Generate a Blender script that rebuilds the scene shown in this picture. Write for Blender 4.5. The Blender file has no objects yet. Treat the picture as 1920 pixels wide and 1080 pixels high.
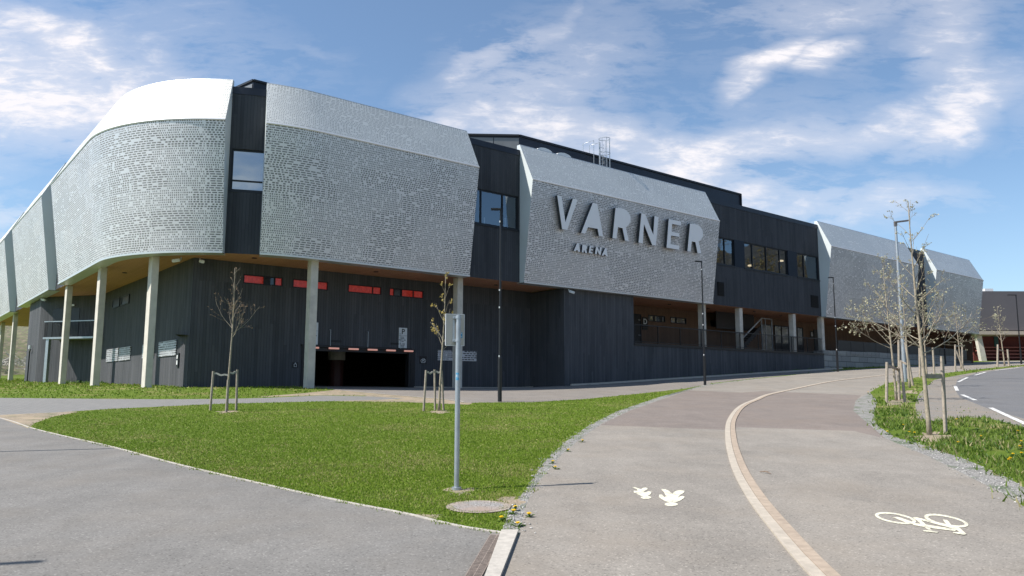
import bpy, math, random
import numpy as np
from mathutils import Vector, Matrix, Euler
from mathutils.geometry import delaunay_2d_cdt

R = math.radians
rng = np.random.default_rng(7)
random.seed(7)
scene = bpy.context.scene
COL = scene.collection

# ------------------------------------------------------------------ camera
EYE = 1.6
FPX, PITCH, ROLL = 1453.45, .1271, .0029
cam = bpy.data.cameras.new('camera')
cam.sensor_width = 36.0
cam.lens = FPX * 36.0 / 1920.0
cam.clip_end = 3000
cam_o = bpy.data.objects.new('camera', cam)
COL.objects.link(cam_o)
cam_o.matrix_world = Matrix.Translation((0, 0, EYE)) @ Matrix.Rotation(math.pi / 2 + PITCH, 4, 'X') @ Matrix.Rotation(ROLL, 4, 'Z')
scene.camera = cam_o

# ------------------------------------------------------------------ light
SUN = Vector((-.617, -.175, .768)).normalized()
sun = bpy.data.lights.new('sun', 'SUN')
sun.energy = 4.8
sun.angle = R(.53)
sun.color = (1.0, .95, .88)
sun_o = bpy.data.objects.new('sun', sun)
COL.objects.link(sun_o)
sun_o.rotation_euler = SUN.to_track_quat('Z', 'Y').to_euler()
sun_o.location = (0, 0, 60)
scene.view_settings.view_transform = 'Standard'
scene.view_settings.look = 'None'
scene.view_settings.gamma = 1.0
scene.view_settings.exposure = 0.55

# camera model used to turn a pixel of the survey photo into a point on a real surface
fwd = np.array([0, math.cos(PITCH), math.sin(PITCH)]); up0 = np.array([0, -math.sin(PITCH), math.cos(PITCH)]); rt0 = np.array([1., 0, 0])
rt = rt0 * math.cos(ROLL) + up0 * math.sin(ROLL); upv = up0 * math.cos(ROLL) - rt0 * math.sin(ROLL)
def ray(x, y): return fwd + rt * (x - 960) / FPX + upv * (540 - y) / FPX

# ------------------------------------------------------------------ world
class NT:
    """tiny helper for node trees"""
    def __init__(s, tree): s.t = tree; s.t.nodes.clear()
    def n(s, typ, **kw):
        nd = s.t.nodes.new(typ)
        for k, v in kw.items():
            if k == 'i':
                for kk, vv in v.items():
                    if isinstance(vv, bpy.types.NodeSocket): s.t.links.new(vv, nd.inputs[kk])
                    else: nd.inputs[kk].default_value = vv
            else: setattr(nd, k, v)
        return nd
    def m(s, op, a, b=None, c=None, clamp=False):
        nd = s.t.nodes.new('ShaderNodeMath'); nd.operation = op; nd.use_clamp = clamp
        for i, v in enumerate((a, b, c)):
            if v is None: continue
            if isinstance(v, bpy.types.NodeSocket): s.t.links.new(v, nd.inputs[i])
            else: nd.inputs[i].default_value = v
        return nd.outputs[0]
    def mix(s, f, a, b, blend='MIX'):
        nd = s.t.nodes.new('ShaderNodeMix'); nd.data_type = 'RGBA'; nd.blend_type = blend
        for i, v in ((0, f), (6, a), (7, b)):
            if isinstance(v, bpy.types.NodeSocket): s.t.links.new(v, nd.inputs[i])
            else: nd.inputs[i].default_value = v if i == 0 else (tuple(v) + (1,) if len(v) == 3 else v)
        return nd.outputs[2]
    def ramp(s, f, stops, interp='LINEAR'):
        nd = s.t.nodes.new('ShaderNodeValToRGB'); cr = nd.color_ramp; cr.interpolation = interp
        while len(cr.elements) > len(stops): cr.elements.remove(cr.elements[-1])
        while len(cr.elements) < len(stops): cr.elements.new(1)
        for e, (p, c) in zip(cr.elements, stops):
            e.position = p; e.color = (c, c, c, 1) if isinstance(c, (int, float)) else tuple(c) + (1,)
        s.t.links.new(f, nd.inputs[0]); return nd.outputs[0]
    def noise(s, vec, scale, detail=4, rough=.5, dist=0, dim='3D'):
        nd = s.n('ShaderNodeTexNoise', noise_dimensions=dim)
        nd.inputs['Scale'].default_value = scale; nd.inputs['Detail'].default_value = detail
        nd.inputs['Roughness'].default_value = rough; nd.inputs['Distortion'].default_value = dist
        if vec is not None: s.t.links.new(vec, nd.inputs['Vector'])
        return nd.outputs['Fac']
    def link(s, a, b): s.t.links.new(a, b)

world = bpy.data.worlds.new('World'); scene.world = world; world.use_nodes = True
N = NT(world.node_tree)
sky = N.n('ShaderNodeTexSky', sky_type='NISHITA', sun_disc=False, sun_elevation=math.asin(SUN.z), sun_rotation=math.atan2(SUN.x, SUN.y) % (2 * math.pi))
sky.altitude = 100; sky.air_density = 1.0; sky.dust_density = 0.6; sky.ozone_density = 1.6
geo = N.n('ShaderNodeTexCoord').outputs['Generated']
sep = N.n('ShaderNodeSeparateXYZ', i={0: geo})
dx, dy, dz = sep.outputs
ay = N.m('MAXIMUM', N.m('ABSOLUTE', dy), .15)
behind = N.m('LESS_THAN', dy, 0.)
gx = N.m('ADD', N.m('DIVIDE', dx, ay), N.m('MULTIPLY', behind, .42)); gz = N.m('ADD', N.m('DIVIDE', dz, ay), N.m('MULTIPLY', behind, .13))
# clouds: each is (direction, half length, half height, tilt in degrees, weight), directions fixed to the sky
def g2(px, py): r = ray(px, py); return r[0] / r[1], r[2] / r[1]
clouds = [((60, 170), 230, 95, -6, 1.0), ((120, 95), 150, 40, -22, .95), ((60, 40), 110, 26, -5, .45), ((10, 395), 60, 26, 0, .7), ((40, 262), 90, 18, 0, .5), ((265, 195), 130, 50, -30, .75),
          ((-260, 200), 220, 130, -6, .9), ((-150, 420), 160, 50, -6, .6),
          ((1010, 78), 90, 24, 40, .55), ((920, 120), 90, 24, 22, .65), ((960, 175), 140, 45, 5, .6), ((1060, 150), 60, 26, 20, .45),
          ((900, 225), 120, 30, 5, .7), ((1080, 262), 200, 36, -8, .80), ((1330, 285), 230, 38, 6, .86), ((1600, 238), 180, 36, 14, .78), ((1790, 205), 150, 48, 20, .8), ((1500, 262), 170, 34, 10, .7),
          ((1455, 108), 80, 27, 32, 1.0), ((1545, 95), 75, 26, 12, .85), ((1400, 345), 110, 26, 2, .7), ((1640, 385), 160, 30, 5, .62), ((1520, 375), 200, 34, 3, .55), ((1250, 350), 90, 22, 0, .4),
          ((1770, 60), 60, 120, 10, .6), ((1600, 10), 260, 40, 6, .5), ((1300, 0), 200, 26, 8, .35), ((1830, 140), 60, 90, 15, .6), ((575, 85), 60, 12, -12, .25),
          ((1400, 240), 520, 90, 7, .30), ((1640, 60), 380, 90, 8, .27), ((260, 60), 340, 100, -15, .30), ((990, 180), 210, 110, 30, .50), ((1500, 380), 330, 55, 0, .46), ((2300, 200), 260, 110, 0, .8), ((2200, 500), 200, 60, 0, .5), ((-700, 300), 260, 120, 0, .8), ((300, -500), 300, 130, 10, .7)]
vec = N.n('ShaderNodeCombineXYZ', i={0: gx, 1: N.m('MULTIPLY', gz, 2.1), 2: 0.}).outputs[0]
wn = N.n('ShaderNodeTexNoise'); wn.inputs['Scale'].default_value = 5.; wn.inputs['Detail'].default_value = 5
N.link(vec, wn.inputs['Vector'])
wsep = N.n('ShaderNodeSeparateColor', i={0: wn.outputs['Color']})
wx = N.m('ADD', gx, N.m('MULTIPLY', N.m('SUBTRACT', wsep.outputs[0], .5), .16))
wz = N.m('ADD', gz, N.m('MULTIPLY', N.m('SUBTRACT', wsep.outputs[1], .5), .10))
acc = None
for (q, hl, hh, ang, wgt) in clouds:
    cx, cz = g2(*q); a = R(ang); hl /= FPX * .66; hh /= FPX * .66
    ddx = N.m('SUBTRACT', wx, cx); ddz = N.m('SUBTRACT', wz, cz)
    e1 = N.m('MULTIPLY_ADD', ddx, math.cos(a) / hl, N.m('MULTIPLY', ddz, math.sin(a) / hl))
    e2 = N.m('MULTIPLY_ADD', ddx, -math.sin(a) / hh, N.m('MULTIPLY', ddz, math.cos(a) / hh))
    q2 = N.m('ADD', N.m('MULTIPLY', e1, e1), N.m('MULTIPLY', e2, e2))
    g = N.m('MULTIPLY', N.m('EXPONENT', N.m('MULTIPLY', q2, -1.)), wgt)
    acc = g if acc is None else N.m('MAXIMUM', acc, g)
n1 = N.noise(vec, 6., 10, .58, .8)
n2 = N.noise(N.n('ShaderNodeMapping', i={'Vector': vec, 'Rotation': (0, 0, .5), 'Scale': (1., 1.7, 1.)}).outputs[0], 20., 8, .66, .4)
tex = N.m('ADD', N.m('ADD', N.m('MULTIPLY', n1, .66), N.m('MULTIPLY', n2, .50)), N.m('MULTIPLY_ADD', acc, .26, -.235))
tex = N.ramp(tex, [(.24, 0), (.46, .45), (.70, 1)], 'EASE')
dens = N.m('MULTIPLY', N.ramp(acc, [(.05, 0), (.5, .62), (.95, 1)], 'LINEAR'), tex)
low = N.m('MULTIPLY', N.ramp(gz, [(0, .20), (.35, .04), (1, 0)]), 1.0)
dens = N.m('MAXIMUM', N.m('MINIMUM', N.m('MULTIPLY', dens, 1.15), .95), N.m('MAXIMUM', low, .045))
dens = N.m('MULTIPLY', dens, N.m('GREATER_THAN', dz, -.02))
skyc = N.n('ShaderNodeHueSaturation', i={'Saturation': .92, 'Value': 1.0, 'Color': sky.outputs[0]}).outputs[0]
skycol = N.mix(1.0, skyc, (.85, 1.10, 1.26), 'MULTIPLY')
cl = N.mix(dens, skycol, (8.3, 8.0, 8.2))
bg = N.n('ShaderNodeBackground', i={'Color': cl, 'Strength': .085})
out = N.n('ShaderNodeOutputWorld', i={'Surface': bg.outputs[0]})

# ------------------------------------------------------------------ building frame
AZ = .8891
ub = np.array([math.sin(AZ), math.cos(AZ), 0]); nb = np.array([math.cos(AZ), -math.sin(AZ), 0]); P0 = np.array([7.9, 50., 0])
E0 = np.array([0, 0, EYE])
def W(s, n, z):
    """s along the long front, n outwards, z above eye height -> world"""
    return P0 + ub * s + nb * n + np.array([0, 0, z]) + E0
def on_plane(px, py, pt, nrm):
    r = ray(px, py); pt = np.asarray(pt) - E0
    return r * ((pt @ nrm) / (r @ nrm)) + E0
def sn(P): d = P - P0 - E0; return float(d @ ub), float(d @ nb), float(d[2])
def onW(px, py, n=0.): return sn(on_plane(px, py, W(0, n, 0), nb))
def onS(px, py, s): return sn(on_plane(px, py, W(s, 0, 0), ub))

# ------------------------------------------------------------------ terrain height
CP = np.array([(0,0,-1.6),(-12,2,-1.55),(12,2,-1.5),(0,9,-1.25),(-9,9,-1.25),(7,10,-1.2),(-8.5,23,-.72),(-22,22,-.75),(0,28,-.52),(9,17,-.9),(16,28,-.4),(26,45,.62),(34,56,1.3),(8,38,-.1),
(-16.3,35.3,-.06),(-20.5,38.6,0),(-26.5,46,.1),(-32,54,.28),(-41,64,.4),(-9.5,36.2,-.08),(-3.2,42.2,-.05),(.8,48.2,-.03),(3.1,46.1,.08),(7.9,50,.4),(16,56.5,.95),(25.5,64.3,1.55),(46.6,81.4,2.55),
(62,100,3.5),(90,110,4.5),(55,60,1.6),(-60,90,1.0),(-50,30,-.6),(-80,60,.3),(0,120,3),(0,-25,-2.2),(-40,-20,-2.2),(40,-20,-1.9),(150,150,6),(-150,150,3)], float)
def _U(r2): return r2 * np.log(r2 + 1e-9) * .5
def _fit():
    n = len(CP); X = CP[:, :2] / 50
    K = _U(((X[:, None] - X[None]) ** 2).sum(-1)) + np.eye(n) * 1e-4
    Pm = np.c_[np.ones(n), X]
    return np.linalg.solve(np.block([[K, Pm], [Pm.T, np.zeros((3, 3))]]), np.r_[CP[:, 2], 0, 0, 0])
CO = _fit()
def H(x, y):
    x = np.asarray(x, float) / 50; y = np.asarray(y, float) / 50
    r2 = (x[..., None] - CP[:, 0] / 50) ** 2 + (y[..., None] - CP[:, 1] / 50) ** 2
    return np.clip(_U(r2) @ CO[:-3] + CO[-3] + CO[-2] * x + CO[-1] * y, -4, 9) + EYE
def G(px, py):
    """ground point seen at a pixel"""
    r = ray(px, py); r = r / r[1]
    t = np.arange(2, 220, .1); h = r[2] * t + EYE - H(r[0] * t, t)
    k = int(np.argmax(h < 0)); a, b = t[k - 1], t[k]
    tt = a + h[k - 1] / (h[k - 1] - h[k]) * (b - a)
    return np.array([r[0] * tt, tt, float(H(r[0] * tt, tt))])
def Gs(l): return [tuple(G(*q)[:2]) for q in l]
def hz(x, y): return float(H(x, y))

# ------------------------------------------------------------------ object helpers
def tag(o, label=None, cat=None, group=None, kind=None):
    for k, v in (('label', label), ('category', cat), ('group', group), ('kind', kind)):
        if v: o[k] = v
    return o
def empty(name, loc, label=None, cat=None, group=None, kind=None):
    o = bpy.data.objects.new(name, None); COL.objects.link(o); o.location = loc; o.empty_display_size = .3
    return tag(o, label, cat, group, kind)
WLOC = {}
def wloc(o):
    v = Vector((0, 0, 0))
    while o: v = v + o.location; o = o.parent
    return np.array(v)
class MB:
    def __init__(s): s.v = []; s.f = []; s.uv = []
    def face(s, pts, uv=None):
        b = len(s.v); s.v += [tuple(map(float, p)) for p in pts]; s.f.append(tuple(range(b, b + len(pts))))
        if uv is None:
            a = np.array(pts, float); nn = np.cross(a[1] - a[0], a[2] - a[0])
            if np.linalg.norm(nn) < 1e-12: nn = np.cross(a[1] - a[0], a[-1] - a[0])
            nn = nn / (np.linalg.norm(nn) + 1e-12)
            if abs(nn[2]) > .7: uv = [(p[0], p[1]) for p in a]
            else:
                t = np.array([-nn[1], nn[0], 0]); t /= np.linalg.norm(t) + 1e-12
                uv = [(p @ t, p[2]) for p in a]
        s.uv += [tuple(map(float, q)) for q in uv]
    def hexa(s, c):
        """c: 8 corners, bottom 4 ccw then top 4"""
        for q in ((3, 2, 1, 0), (4, 5, 6, 7), (0, 1, 5, 4), (1, 2, 6, 5), (2, 3, 7, 6), (3, 0, 4, 7)): s.face([c[i] for i in q])
    def boxw(s, s0, s1, n0, n1, z0, z1):
        s.hexa([W(s0, n1, z0), W(s1, n1, z0), W(s1, n0, z0), W(s0, n0, z0), W(s0, n1, z1), W(s1, n1, z1), W(s1, n0, z1), W(s0, n0, z1)]); return s
    def boxp(s, t0, t1, n0, n1, z0, z1):
        s.hexa([PW(t0, n1, z0), PW(t1, n1, z0), PW(t1, n0, z0), PW(t0, n0, z0), PW(t0, n1, z1), PW(t1, n1, z1), PW(t1, n0, z1), PW(t0, n0, z1)]); return s
    def box(s, c, h, rot=None):
        c = np.array(c, float); M = np.array(rot) if rot is not None else np.eye(3)
        P = [c + M @ (np.array(k) * h) for k in ((-1,-1,-1),(1,-1,-1),(1,1,-1),(-1,1,-1),(-1,-1,1),(1,-1,1),(1,1,1),(-1,1,1))]
        s.hexa(P); return s
    def bar(s, a, b, w, h=None, upd=(0, 0, 1)):
        a = np.array(a, float); b = np.array(b, float); h = h or w
        d = (b - a) / np.linalg.norm(b - a); x = np.cross(d, upd)
        if np.linalg.norm(x) < 1e-3: x = np.cross(d, (1, 0, 0))
        x /= np.linalg.norm(x); y = np.cross(x, d)
        x = x * w / 2; y = y * h / 2
        s.hexa([a - x - y, a + x - y, a + x + y, a - x + y, b - x - y, b + x - y, b + x + y, b - x + y]); return s
    def tube(s, pts, rad, k=8, cap=True):
        pts = [np.array(p, float) for p in pts]
        if not hasattr(rad, '__len__'): rad = [rad] * len(pts)
        rings = []; prev = None
        for i, p in enumerate(pts):
            d = pts[min(i + 1, len(pts) - 1)] - pts[max(i - 1, 0)]; d /= np.linalg.norm(d) + 1e-12
            if prev is None: x = np.cross(d, (0, 0, 1)) if abs(d[2]) < .9 else np.cross(d, (1, 0, 0))
            else: x = prev - d * (prev @ d)
            x /= np.linalg.norm(x) + 1e-12; prev = x; y = np.cross(d, x)
            rings.append([p + rad[i] * (x * math.cos(2 * math.pi * j / k) + y * math.sin(2 * math.pi * j / k)) for j in range(k)])
        b = len(s.v)
        for r_ in rings: s.v += [tuple(q) for q in r_]
        L = 0
        for i in range(len(rings) - 1):
            l2 = L + float(np.linalg.norm(pts[i + 1] - pts[i]))
            for j in range(k):
                j2 = (j + 1) % k
                s.f.append((b + i * k + j, b + i * k + j2, b + (i + 1) * k + j2, b + (i + 1) * k + j))
                s.uv += [(j / k, L), ((j + 1) / k, L), ((j + 1) / k, l2), (j / k, l2)]
            L = l2
        if cap:
            s.f.append(tuple(b + j for j in range(k))[::-1]); s.uv += [(0, 0)] * k
            s.f.append(tuple(b + (len(rings) - 1) * k + j for j in range(k))); s.uv += [(0, 0)] * k
        return s
    def build(s, name, mat, parent=None, loc=None, smooth=False, bevel=0, merge=False):
        me = bpy.data.meshes.new(name)
        o = bpy.data.objects.new(name, me); COL.objects.link(o)
        V = np.array(s.v, float)
        if parent is not None: off = wloc(parent); o.parent = parent
        elif loc is not None: off = np.array(loc, float); o.location = loc
        else:
            off = np.array([(V[:, 0].min() + V[:, 0].max()) / 2, (V[:, 1].min() + V[:, 1].max()) / 2, V[:, 2].min()]); o.location = off
        me.from_pydata([tuple(p) for p in (V - off)], [], s.f)
        ul = me.uv_layers.new(name='UVMap'); ul.data.foreach_set('uv', np.array(s.uv, dtype=np.float32).ravel())
        if mat is not None: me.materials.append(mat)
        if merge or bevel:
            import bmesh
            bm = bmesh.new(); bm.from_mesh(me); bmesh.ops.remove_doubles(bm, verts=bm.verts, dist=1e-4)
            bmesh.ops.recalc_face_normals(bm, faces=bm.faces)
            if bevel: bmesh.ops.bevel(bm, geom=[e for e in bm.edges if e.is_manifold and e.calc_face_angle(0) > .5], offset=bevel, segments=2, affect='EDGES', clamp_overlap=True)
            bm.to_mesh(me); bm.free()
        if smooth: me.polygons.foreach_set('use_smooth', [True] * len(me.polygons))
        me.update(); return o
def copy_tree(o, parent=None):
    c = o.copy(); COL.objects.link(c)
    if parent: c.parent = parent
    for ch in list(o.children): copy_tree(ch, c)
    return c
def ring(c, r, k=24, ax=(1, 0, 0), ay=(0, 1, 0)):
    c = np.array(c, float); return [c + r * (np.array(ax) * math.cos(2 * math.pi * j / k) + np.array(ay) * math.sin(2 * math.pi * j / k)) for j in range(k)]

# ------------------------------------------------------------------ materials
def mat(name, col, rough=.7, metal=0., var=.0, scale=3., bump=0., bscale=40., spec=.5, emit=None, es=0., coord='Object', col2=None):
    m = bpy.data.materials.new(name); m.use_nodes = True; n = NT(m.node_tree)
    tc = n.n('ShaderNodeTexCoord').outputs[coord]
    b = n.n('ShaderNodeBsdfPrincipled'); b.inputs['Roughness'].default_value = rough; b.inputs['Metallic'].default_value = metal
    b.inputs['Specular IOR Level'].default_value = spec
    if var or col2:
        f = n.noise(tc, scale, 6, .6)
        c2 = col2 or tuple(min(1, c * (1 + var)) for c in col)
        c1 = col if col2 else tuple(c * (1 - var) for c in col)
        n.link(n.mix(n.ramp(f, [(.3, 0), (.7, 1)]), c1, c2), b.inputs['Base Color'])
    else: b.inputs['Base Color'].default_value = tuple(col) + (1,)
    if bump:
        bn = n.n('ShaderNodeBump', i={'Strength': bump, 'Distance': .01, 'Height': n.noise(tc, bscale, 4, .6)}); n.link(bn.outputs[0], b.inputs['Normal'])
    if emit: b.inputs['Emission Color'].default_value = tuple(emit) + (1,); b.inputs['Emission Strength'].default_value = es
    o = n.n('ShaderNodeOutputMaterial'); n.link(b.outputs[0], o.inputs[0]); m['_'] = 1
    return m
def custom(name):
    m = bpy.data.materials.new(name); m.use_nodes = True; n = NT(m.node_tree)
    b = n.n('ShaderNodeBsdfPrincipled'); o = n.n('ShaderNodeOutputMaterial'); n.link(b.outputs[0], o.inputs[0])
    return m, n, b

def perforated(name, metal_col, hole_col, rough, metalness, pitch=.103, seed=0., flat=False):
    m, n, b = custom(name)
    uv = n.n('ShaderNodeSeparateXYZ', i={0: n.n('ShaderNodeTexCoord').outputs['UV']})
    U, V = uv.outputs[0], uv.outputs[1]
    def wn(x, y, k):
        c = n.n('ShaderNodeCombineXYZ', i={0: x, 1: y, 2: k + seed})
        return n.n('ShaderNodeTexWhiteNoise', noise_dimensions='3D', i={'Vector': c.outputs[0]}).outputs['Value']
    row = n.m('FLOOR', n.m('DIVIDE', V, pitch)); fv = n.m('FRACT', n.m('DIVIDE', V, pitch))
    mv = n.m('FLOOR', n.m('DIVIDE', V, pitch * 9.))
    mu_off = n.m('MULTIPLY', wn(mv, 3.3, 1.), 1.3)
    mu = n.m('FLOOR', n.m('DIVIDE', n.m('ADD', U, mu_off), 1.75))
    big = n.m('FLOOR', n.m('DIVIDE', U, 2.45))
    typ = wn(mu, mv, 5.)                                   # 0..1 chooses narrow / medium / wide holes
    typ = n.m('ADD', n.m('MULTIPLY', typ, .6), n.m('MULTIPLY', wn(big, n.m('FLOOR', n.m('DIVIDE', V, 2.6)), 9.), .4))
    is_w = n.m('GREATER_THAN', typ, .56); is_n = n.m('LESS_THAN', typ, .42)
    cw = n.m('ADD', .140, n.m('SUBTRACT', n.m('MULTIPLY', is_w, .105), n.m('MULTIPLY', is_n, .052)))
    xs = n.m('ADD', n.m('DIVIDE', U, cw), n.m('MULTIPLY', wn(row, 7., 2.), 1.))
    cell = n.m('FLOOR', xs); fx = n.m('FRACT', xs)
    prs = wn(cell, row, 11.)
    wv = wn(cell, row, 17.)
    gap = n.m('ADD', n.m('DIVIDE', n.m('ADD', .030, n.m('MULTIPLY', is_w, .020)), cw), n.m('MULTIPLY', n.m('MULTIPLY', wv, n.m('SUBTRACT', 1., is_w)), .26))
    inx = n.m('GREATER_THAN', fx, gap)
    iny = n.m('MULTIPLY', n.m('GREATER_THAN', fv, n.m('ADD', .32, n.m('MULTIPLY', is_w, .12))), n.m('LESS_THAN', fv, .93))
    keep = n.m('LESS_THAN', prs, n.m('ADD', .88, n.m('MULTIPLY', is_w, .05)))
    hole = n.m('MULTIPLY', n.m('MULTIPLY', inx, iny), keep)
    # sheet joints
    j1 = n.m('LESS_THAN', n.m('FRACT', n.m('DIVIDE', V, pitch * 9.)), .045)
    j2 = n.m('LESS_THAN', n.m('FRACT', n.m('DIVIDE', U, 2.45)), .008)
    hole = n.m('MULTIPLY', hole, n.m('SUBTRACT', 1., n.m('MAXIMUM', j1, j2)))
    sheet = wn(big, n.m('FLOOR', n.m('DIVIDE', V, pitch * 9.)), 21.)
    mc = n.mix(sheet, tuple(c * .97 for c in metal_col), tuple(min(1, c * 1.02) for c in metal_col))
    cloudn = n.noise(n.n('ShaderNodeTexCoord').outputs['Object'], .35, 3, .5)
    mc = n.mix(n.m('MULTIPLY', cloudn, .25), mc, tuple(c * .8 for c in metal_col))
    n.link(n.mix(n.m('MULTIPLY', hole, 1.), mc, hole_col), b.inputs['Base Color'])
    n.link(n.m('MULTIPLY', n.m('SUBTRACT', 1., n.m('MULTIPLY', hole, .0 if flat else .92)), metalness), b.inputs['Metallic'])
    n.link(n.m('ADD', n.m('MULTIPLY', hole, .02 if flat else .3), n.m('MULTIPLY_ADD', sheet, .05, rough)), b.inputs['Roughness'])
    return m
def wood_boards(name, c1, c2, w=.145, rough=.75, vert=True, bumpy=.6):
    m, n, b = custom(name)
    uv = n.n('ShaderNodeSeparateXYZ', i={0: n.n('ShaderNodeTexCoord').outputs['UV']})
    U, V = (uv.outputs[0], uv.outputs[1]) if vert else (uv.outputs[1], uv.outputs[0])
    xs = n.m('DIVIDE', U, w); bi = n.m('FLOOR', xs); fx = n.m('FRACT', xs)
    vs = n.m('DIVIDE', n.m('ADD', V, n.m('MULTIPLY', n.n('ShaderNodeTexWhiteNoise', noise_dimensions='1D', i={'W': bi}).outputs['Value'], 4.)), 4.2); seg = n.m('FLOOR', vs)
    c = n.n('ShaderNodeCombineXYZ', i={0: bi, 1: seg, 2: 0.})
    wv = n.n('ShaderNodeTexWhiteNoise', noise_dimensions='3D', i={'Vector': c.outputs[0]}).outputs['Value']
    gr = n.n('ShaderNodeCombineXYZ', i={0: n.m('MULTIPLY', U, 60.), 1: n.m('MULTIPLY', V, 1.6), 2: wv})
    grain = n.noise(gr.outputs[0], 1., 4, .6)
    lg = n.n('ShaderNodeCombineXYZ', i={0: n.m('MULTIPLY', U, .9), 1: n.m('MULTIPLY', V, .25), 2: 2.})
    large = n.noise(lg.outputs[0], 1., 3, .6)
    f = n.m('ADD', n.m('ADD', n.m('MULTIPLY', wv, .28), n.m('MULTIPLY', grain, .35)), n.m('MULTIPLY', large, .72), clamp=True)
    joint = n.m('LESS_THAN', fx, .06)
    col = n.mix(joint, n.mix(n.ramp(f, [(.25, 0), (.9, 1)]), c1, c2), tuple(v * .35 for v in c1))
    n.link(col, b.inputs['Base Color']); b.inputs['Roughness'].default_value = rough; b.inputs['Specular IOR Level'].default_value = .3
    bn = n.n('ShaderNodeBump', i={'Strength': bumpy, 'Distance': .006, 'Height': n.m('SUBTRACT', grain, n.m('MULTIPLY', joint, 2.))}); n.link(bn.outputs[0], b.inputs['Normal'])
    return m
def asphalt(name, c, tint=.12, fine=.18):
    m, n, b = custom(name)
    tc = n.n('ShaderNodeTexCoord').outputs['Object']
    big = n.noise(tc, .45, 5, .6, .3); mid = n.noise(tc, 3., 5, .65); agg = n.noise(tc, 70., 4, .75); grit = n.noise(tc, 22., 4, .75)
    vor = n.n('ShaderNodeTexVoronoi', i={'Vector': tc, 'Scale': 3.5}).outputs['Distance']
    spots = n.m('LESS_THAN', vor, .035)
    gcol = n.n('ShaderNodeSeparateColor', i={0: n.n('ShaderNodeTexVoronoi', i={'Vector': tc, 'Scale': 75.}).outputs['Color']}).outputs[0]
    st = n.n('ShaderNodeMapping', i={'Vector': tc, 'Scale': (2.2, .25, 1.), 'Rotation': (0, 0, -.5)}).outputs[0]
    streak = n.noise(st, 1.2, 5, .6)
    f = n.m('ADD', n.m('ADD', n.m('MULTIPLY', big, tint * 2), n.m('MULTIPLY', mid, tint)), n.m('ADD', n.m('MULTIPLY', agg, fine), n.m('ADD', n.m('MULTIPLY', grit, fine * .8), n.m('MULTIPLY', streak, tint * 1.6))))
    f = n.m('ADD', 1. - (tint * 4.6 + fine * 1.8) / 2, f)
    f = n.m('ADD', f, n.m('MULTIPLY', n.m('SUBTRACT', gcol, .5), .26))
    f = n.m('SUBTRACT', f, n.m('MULTIPLY', n.m('LESS_THAN', gcol, .05), .25))
    f = n.m('ADD', f, n.m('MULTIPLY', n.m('GREATER_THAN', gcol, .965), .35))
    blot = n.ramp(n.noise(tc, .9, 6, .7, .8), [(.36, .92), (.5, 1.0), (.64, 1.06)])
    f = n.m('MULTIPLY', f, blot)
    vm = n.n('ShaderNodeVectorMath', operation='SCALE', i={0: tuple(c)}); n.link(f, vm.inputs['Scale'])
    warm = n.mix(n.ramp(n.noise(tc, .8, 4, .6), [(.45, 0), (.75, .35)]), vm.outputs[0], (c[0] * 1.12, c[1] * 1.02, c[2] * .9))
    n.link(n.mix(n.m('MULTIPLY', spots, .5), warm, (.035, .03, .028)), b.inputs['Base Color'])
    b.inputs['Roughness'].default_value = .88; b.inputs['Specular IOR Level'].default_value = .25
    bn = n.n('ShaderNodeBump', i={'Strength': .35, 'Distance': .004, 'Height': agg}); n.link(bn.outputs[0], b.inputs['Normal'])
    return m
def gravel(name, c1, c2, scale=45., green=0., dirt=None):
    m, n, b = custom(name)
    tc = n.n('ShaderNodeTexCoord').outputs['Object']
    v = n.n('ShaderNodeTexVoronoi', i={'Vector': tc, 'Scale': scale})
    r_ = n.n('ShaderNodeSeparateColor', i={0: v.outputs['Color']}).outputs[0]
    col = n.mix(r_, c1, c2)
    col = n.mix(n.ramp(v.outputs['Distance'], [(.3, 0), (.7, .6)]), col, tuple(x * .35 for x in c1))
    if dirt: col = n.mix(n.ramp(n.noise(tc, 1.6, 5, .6), [(.42, 0), (.62, .85)]), col, dirt)
    if green: col = n.mix(n.m('MULTIPLY', n.ramp(n.noise(tc, 2.3, 5, .65), [(.5, 0), (.66, 1)]), green), col, (.05, .09, .02))
    n.link(col, b.inputs['Base Color']); b.inputs['Roughness'].default_value = .9
    bn = n.n('ShaderNodeBump', i={'Strength': .8, 'Distance': .01, 'Height': n.m('SUBTRACT', 1., v.outputs['Distance'])}); n.link(bn.outputs[0], b.inputs['Normal'])
    return m
def grass_ground(name, dry=.4):
    m, n, b = custom(name)
    tc = n.n('ShaderNodeTexCoord').outputs['Object']
    a = n.noise(tc, .55, 6, .65); f = n.noise(tc, 22., 4, .7)
    col = n.mix(n.ramp(f, [(.3, 0), (.7, 1)]), (.070, .110, .012), (.125, .180, .026))
    col = n.mix(n.m('MULTIPLY', n.ramp(a, [(.5, 0), (.68, 1)]), dry), col, (.26, .21, .10))
    n.link(col, b.inputs['Base Color']); b.inputs['Roughness'].default_value = .95; b.inputs['Specular IOR Level'].default_value = .1
    bn = n.n('ShaderNodeBump', i={'Strength': .8, 'Distance': .03, 'Height': f}); n.link(bn.outputs[0], b.inputs['Normal'])
    return m
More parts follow.
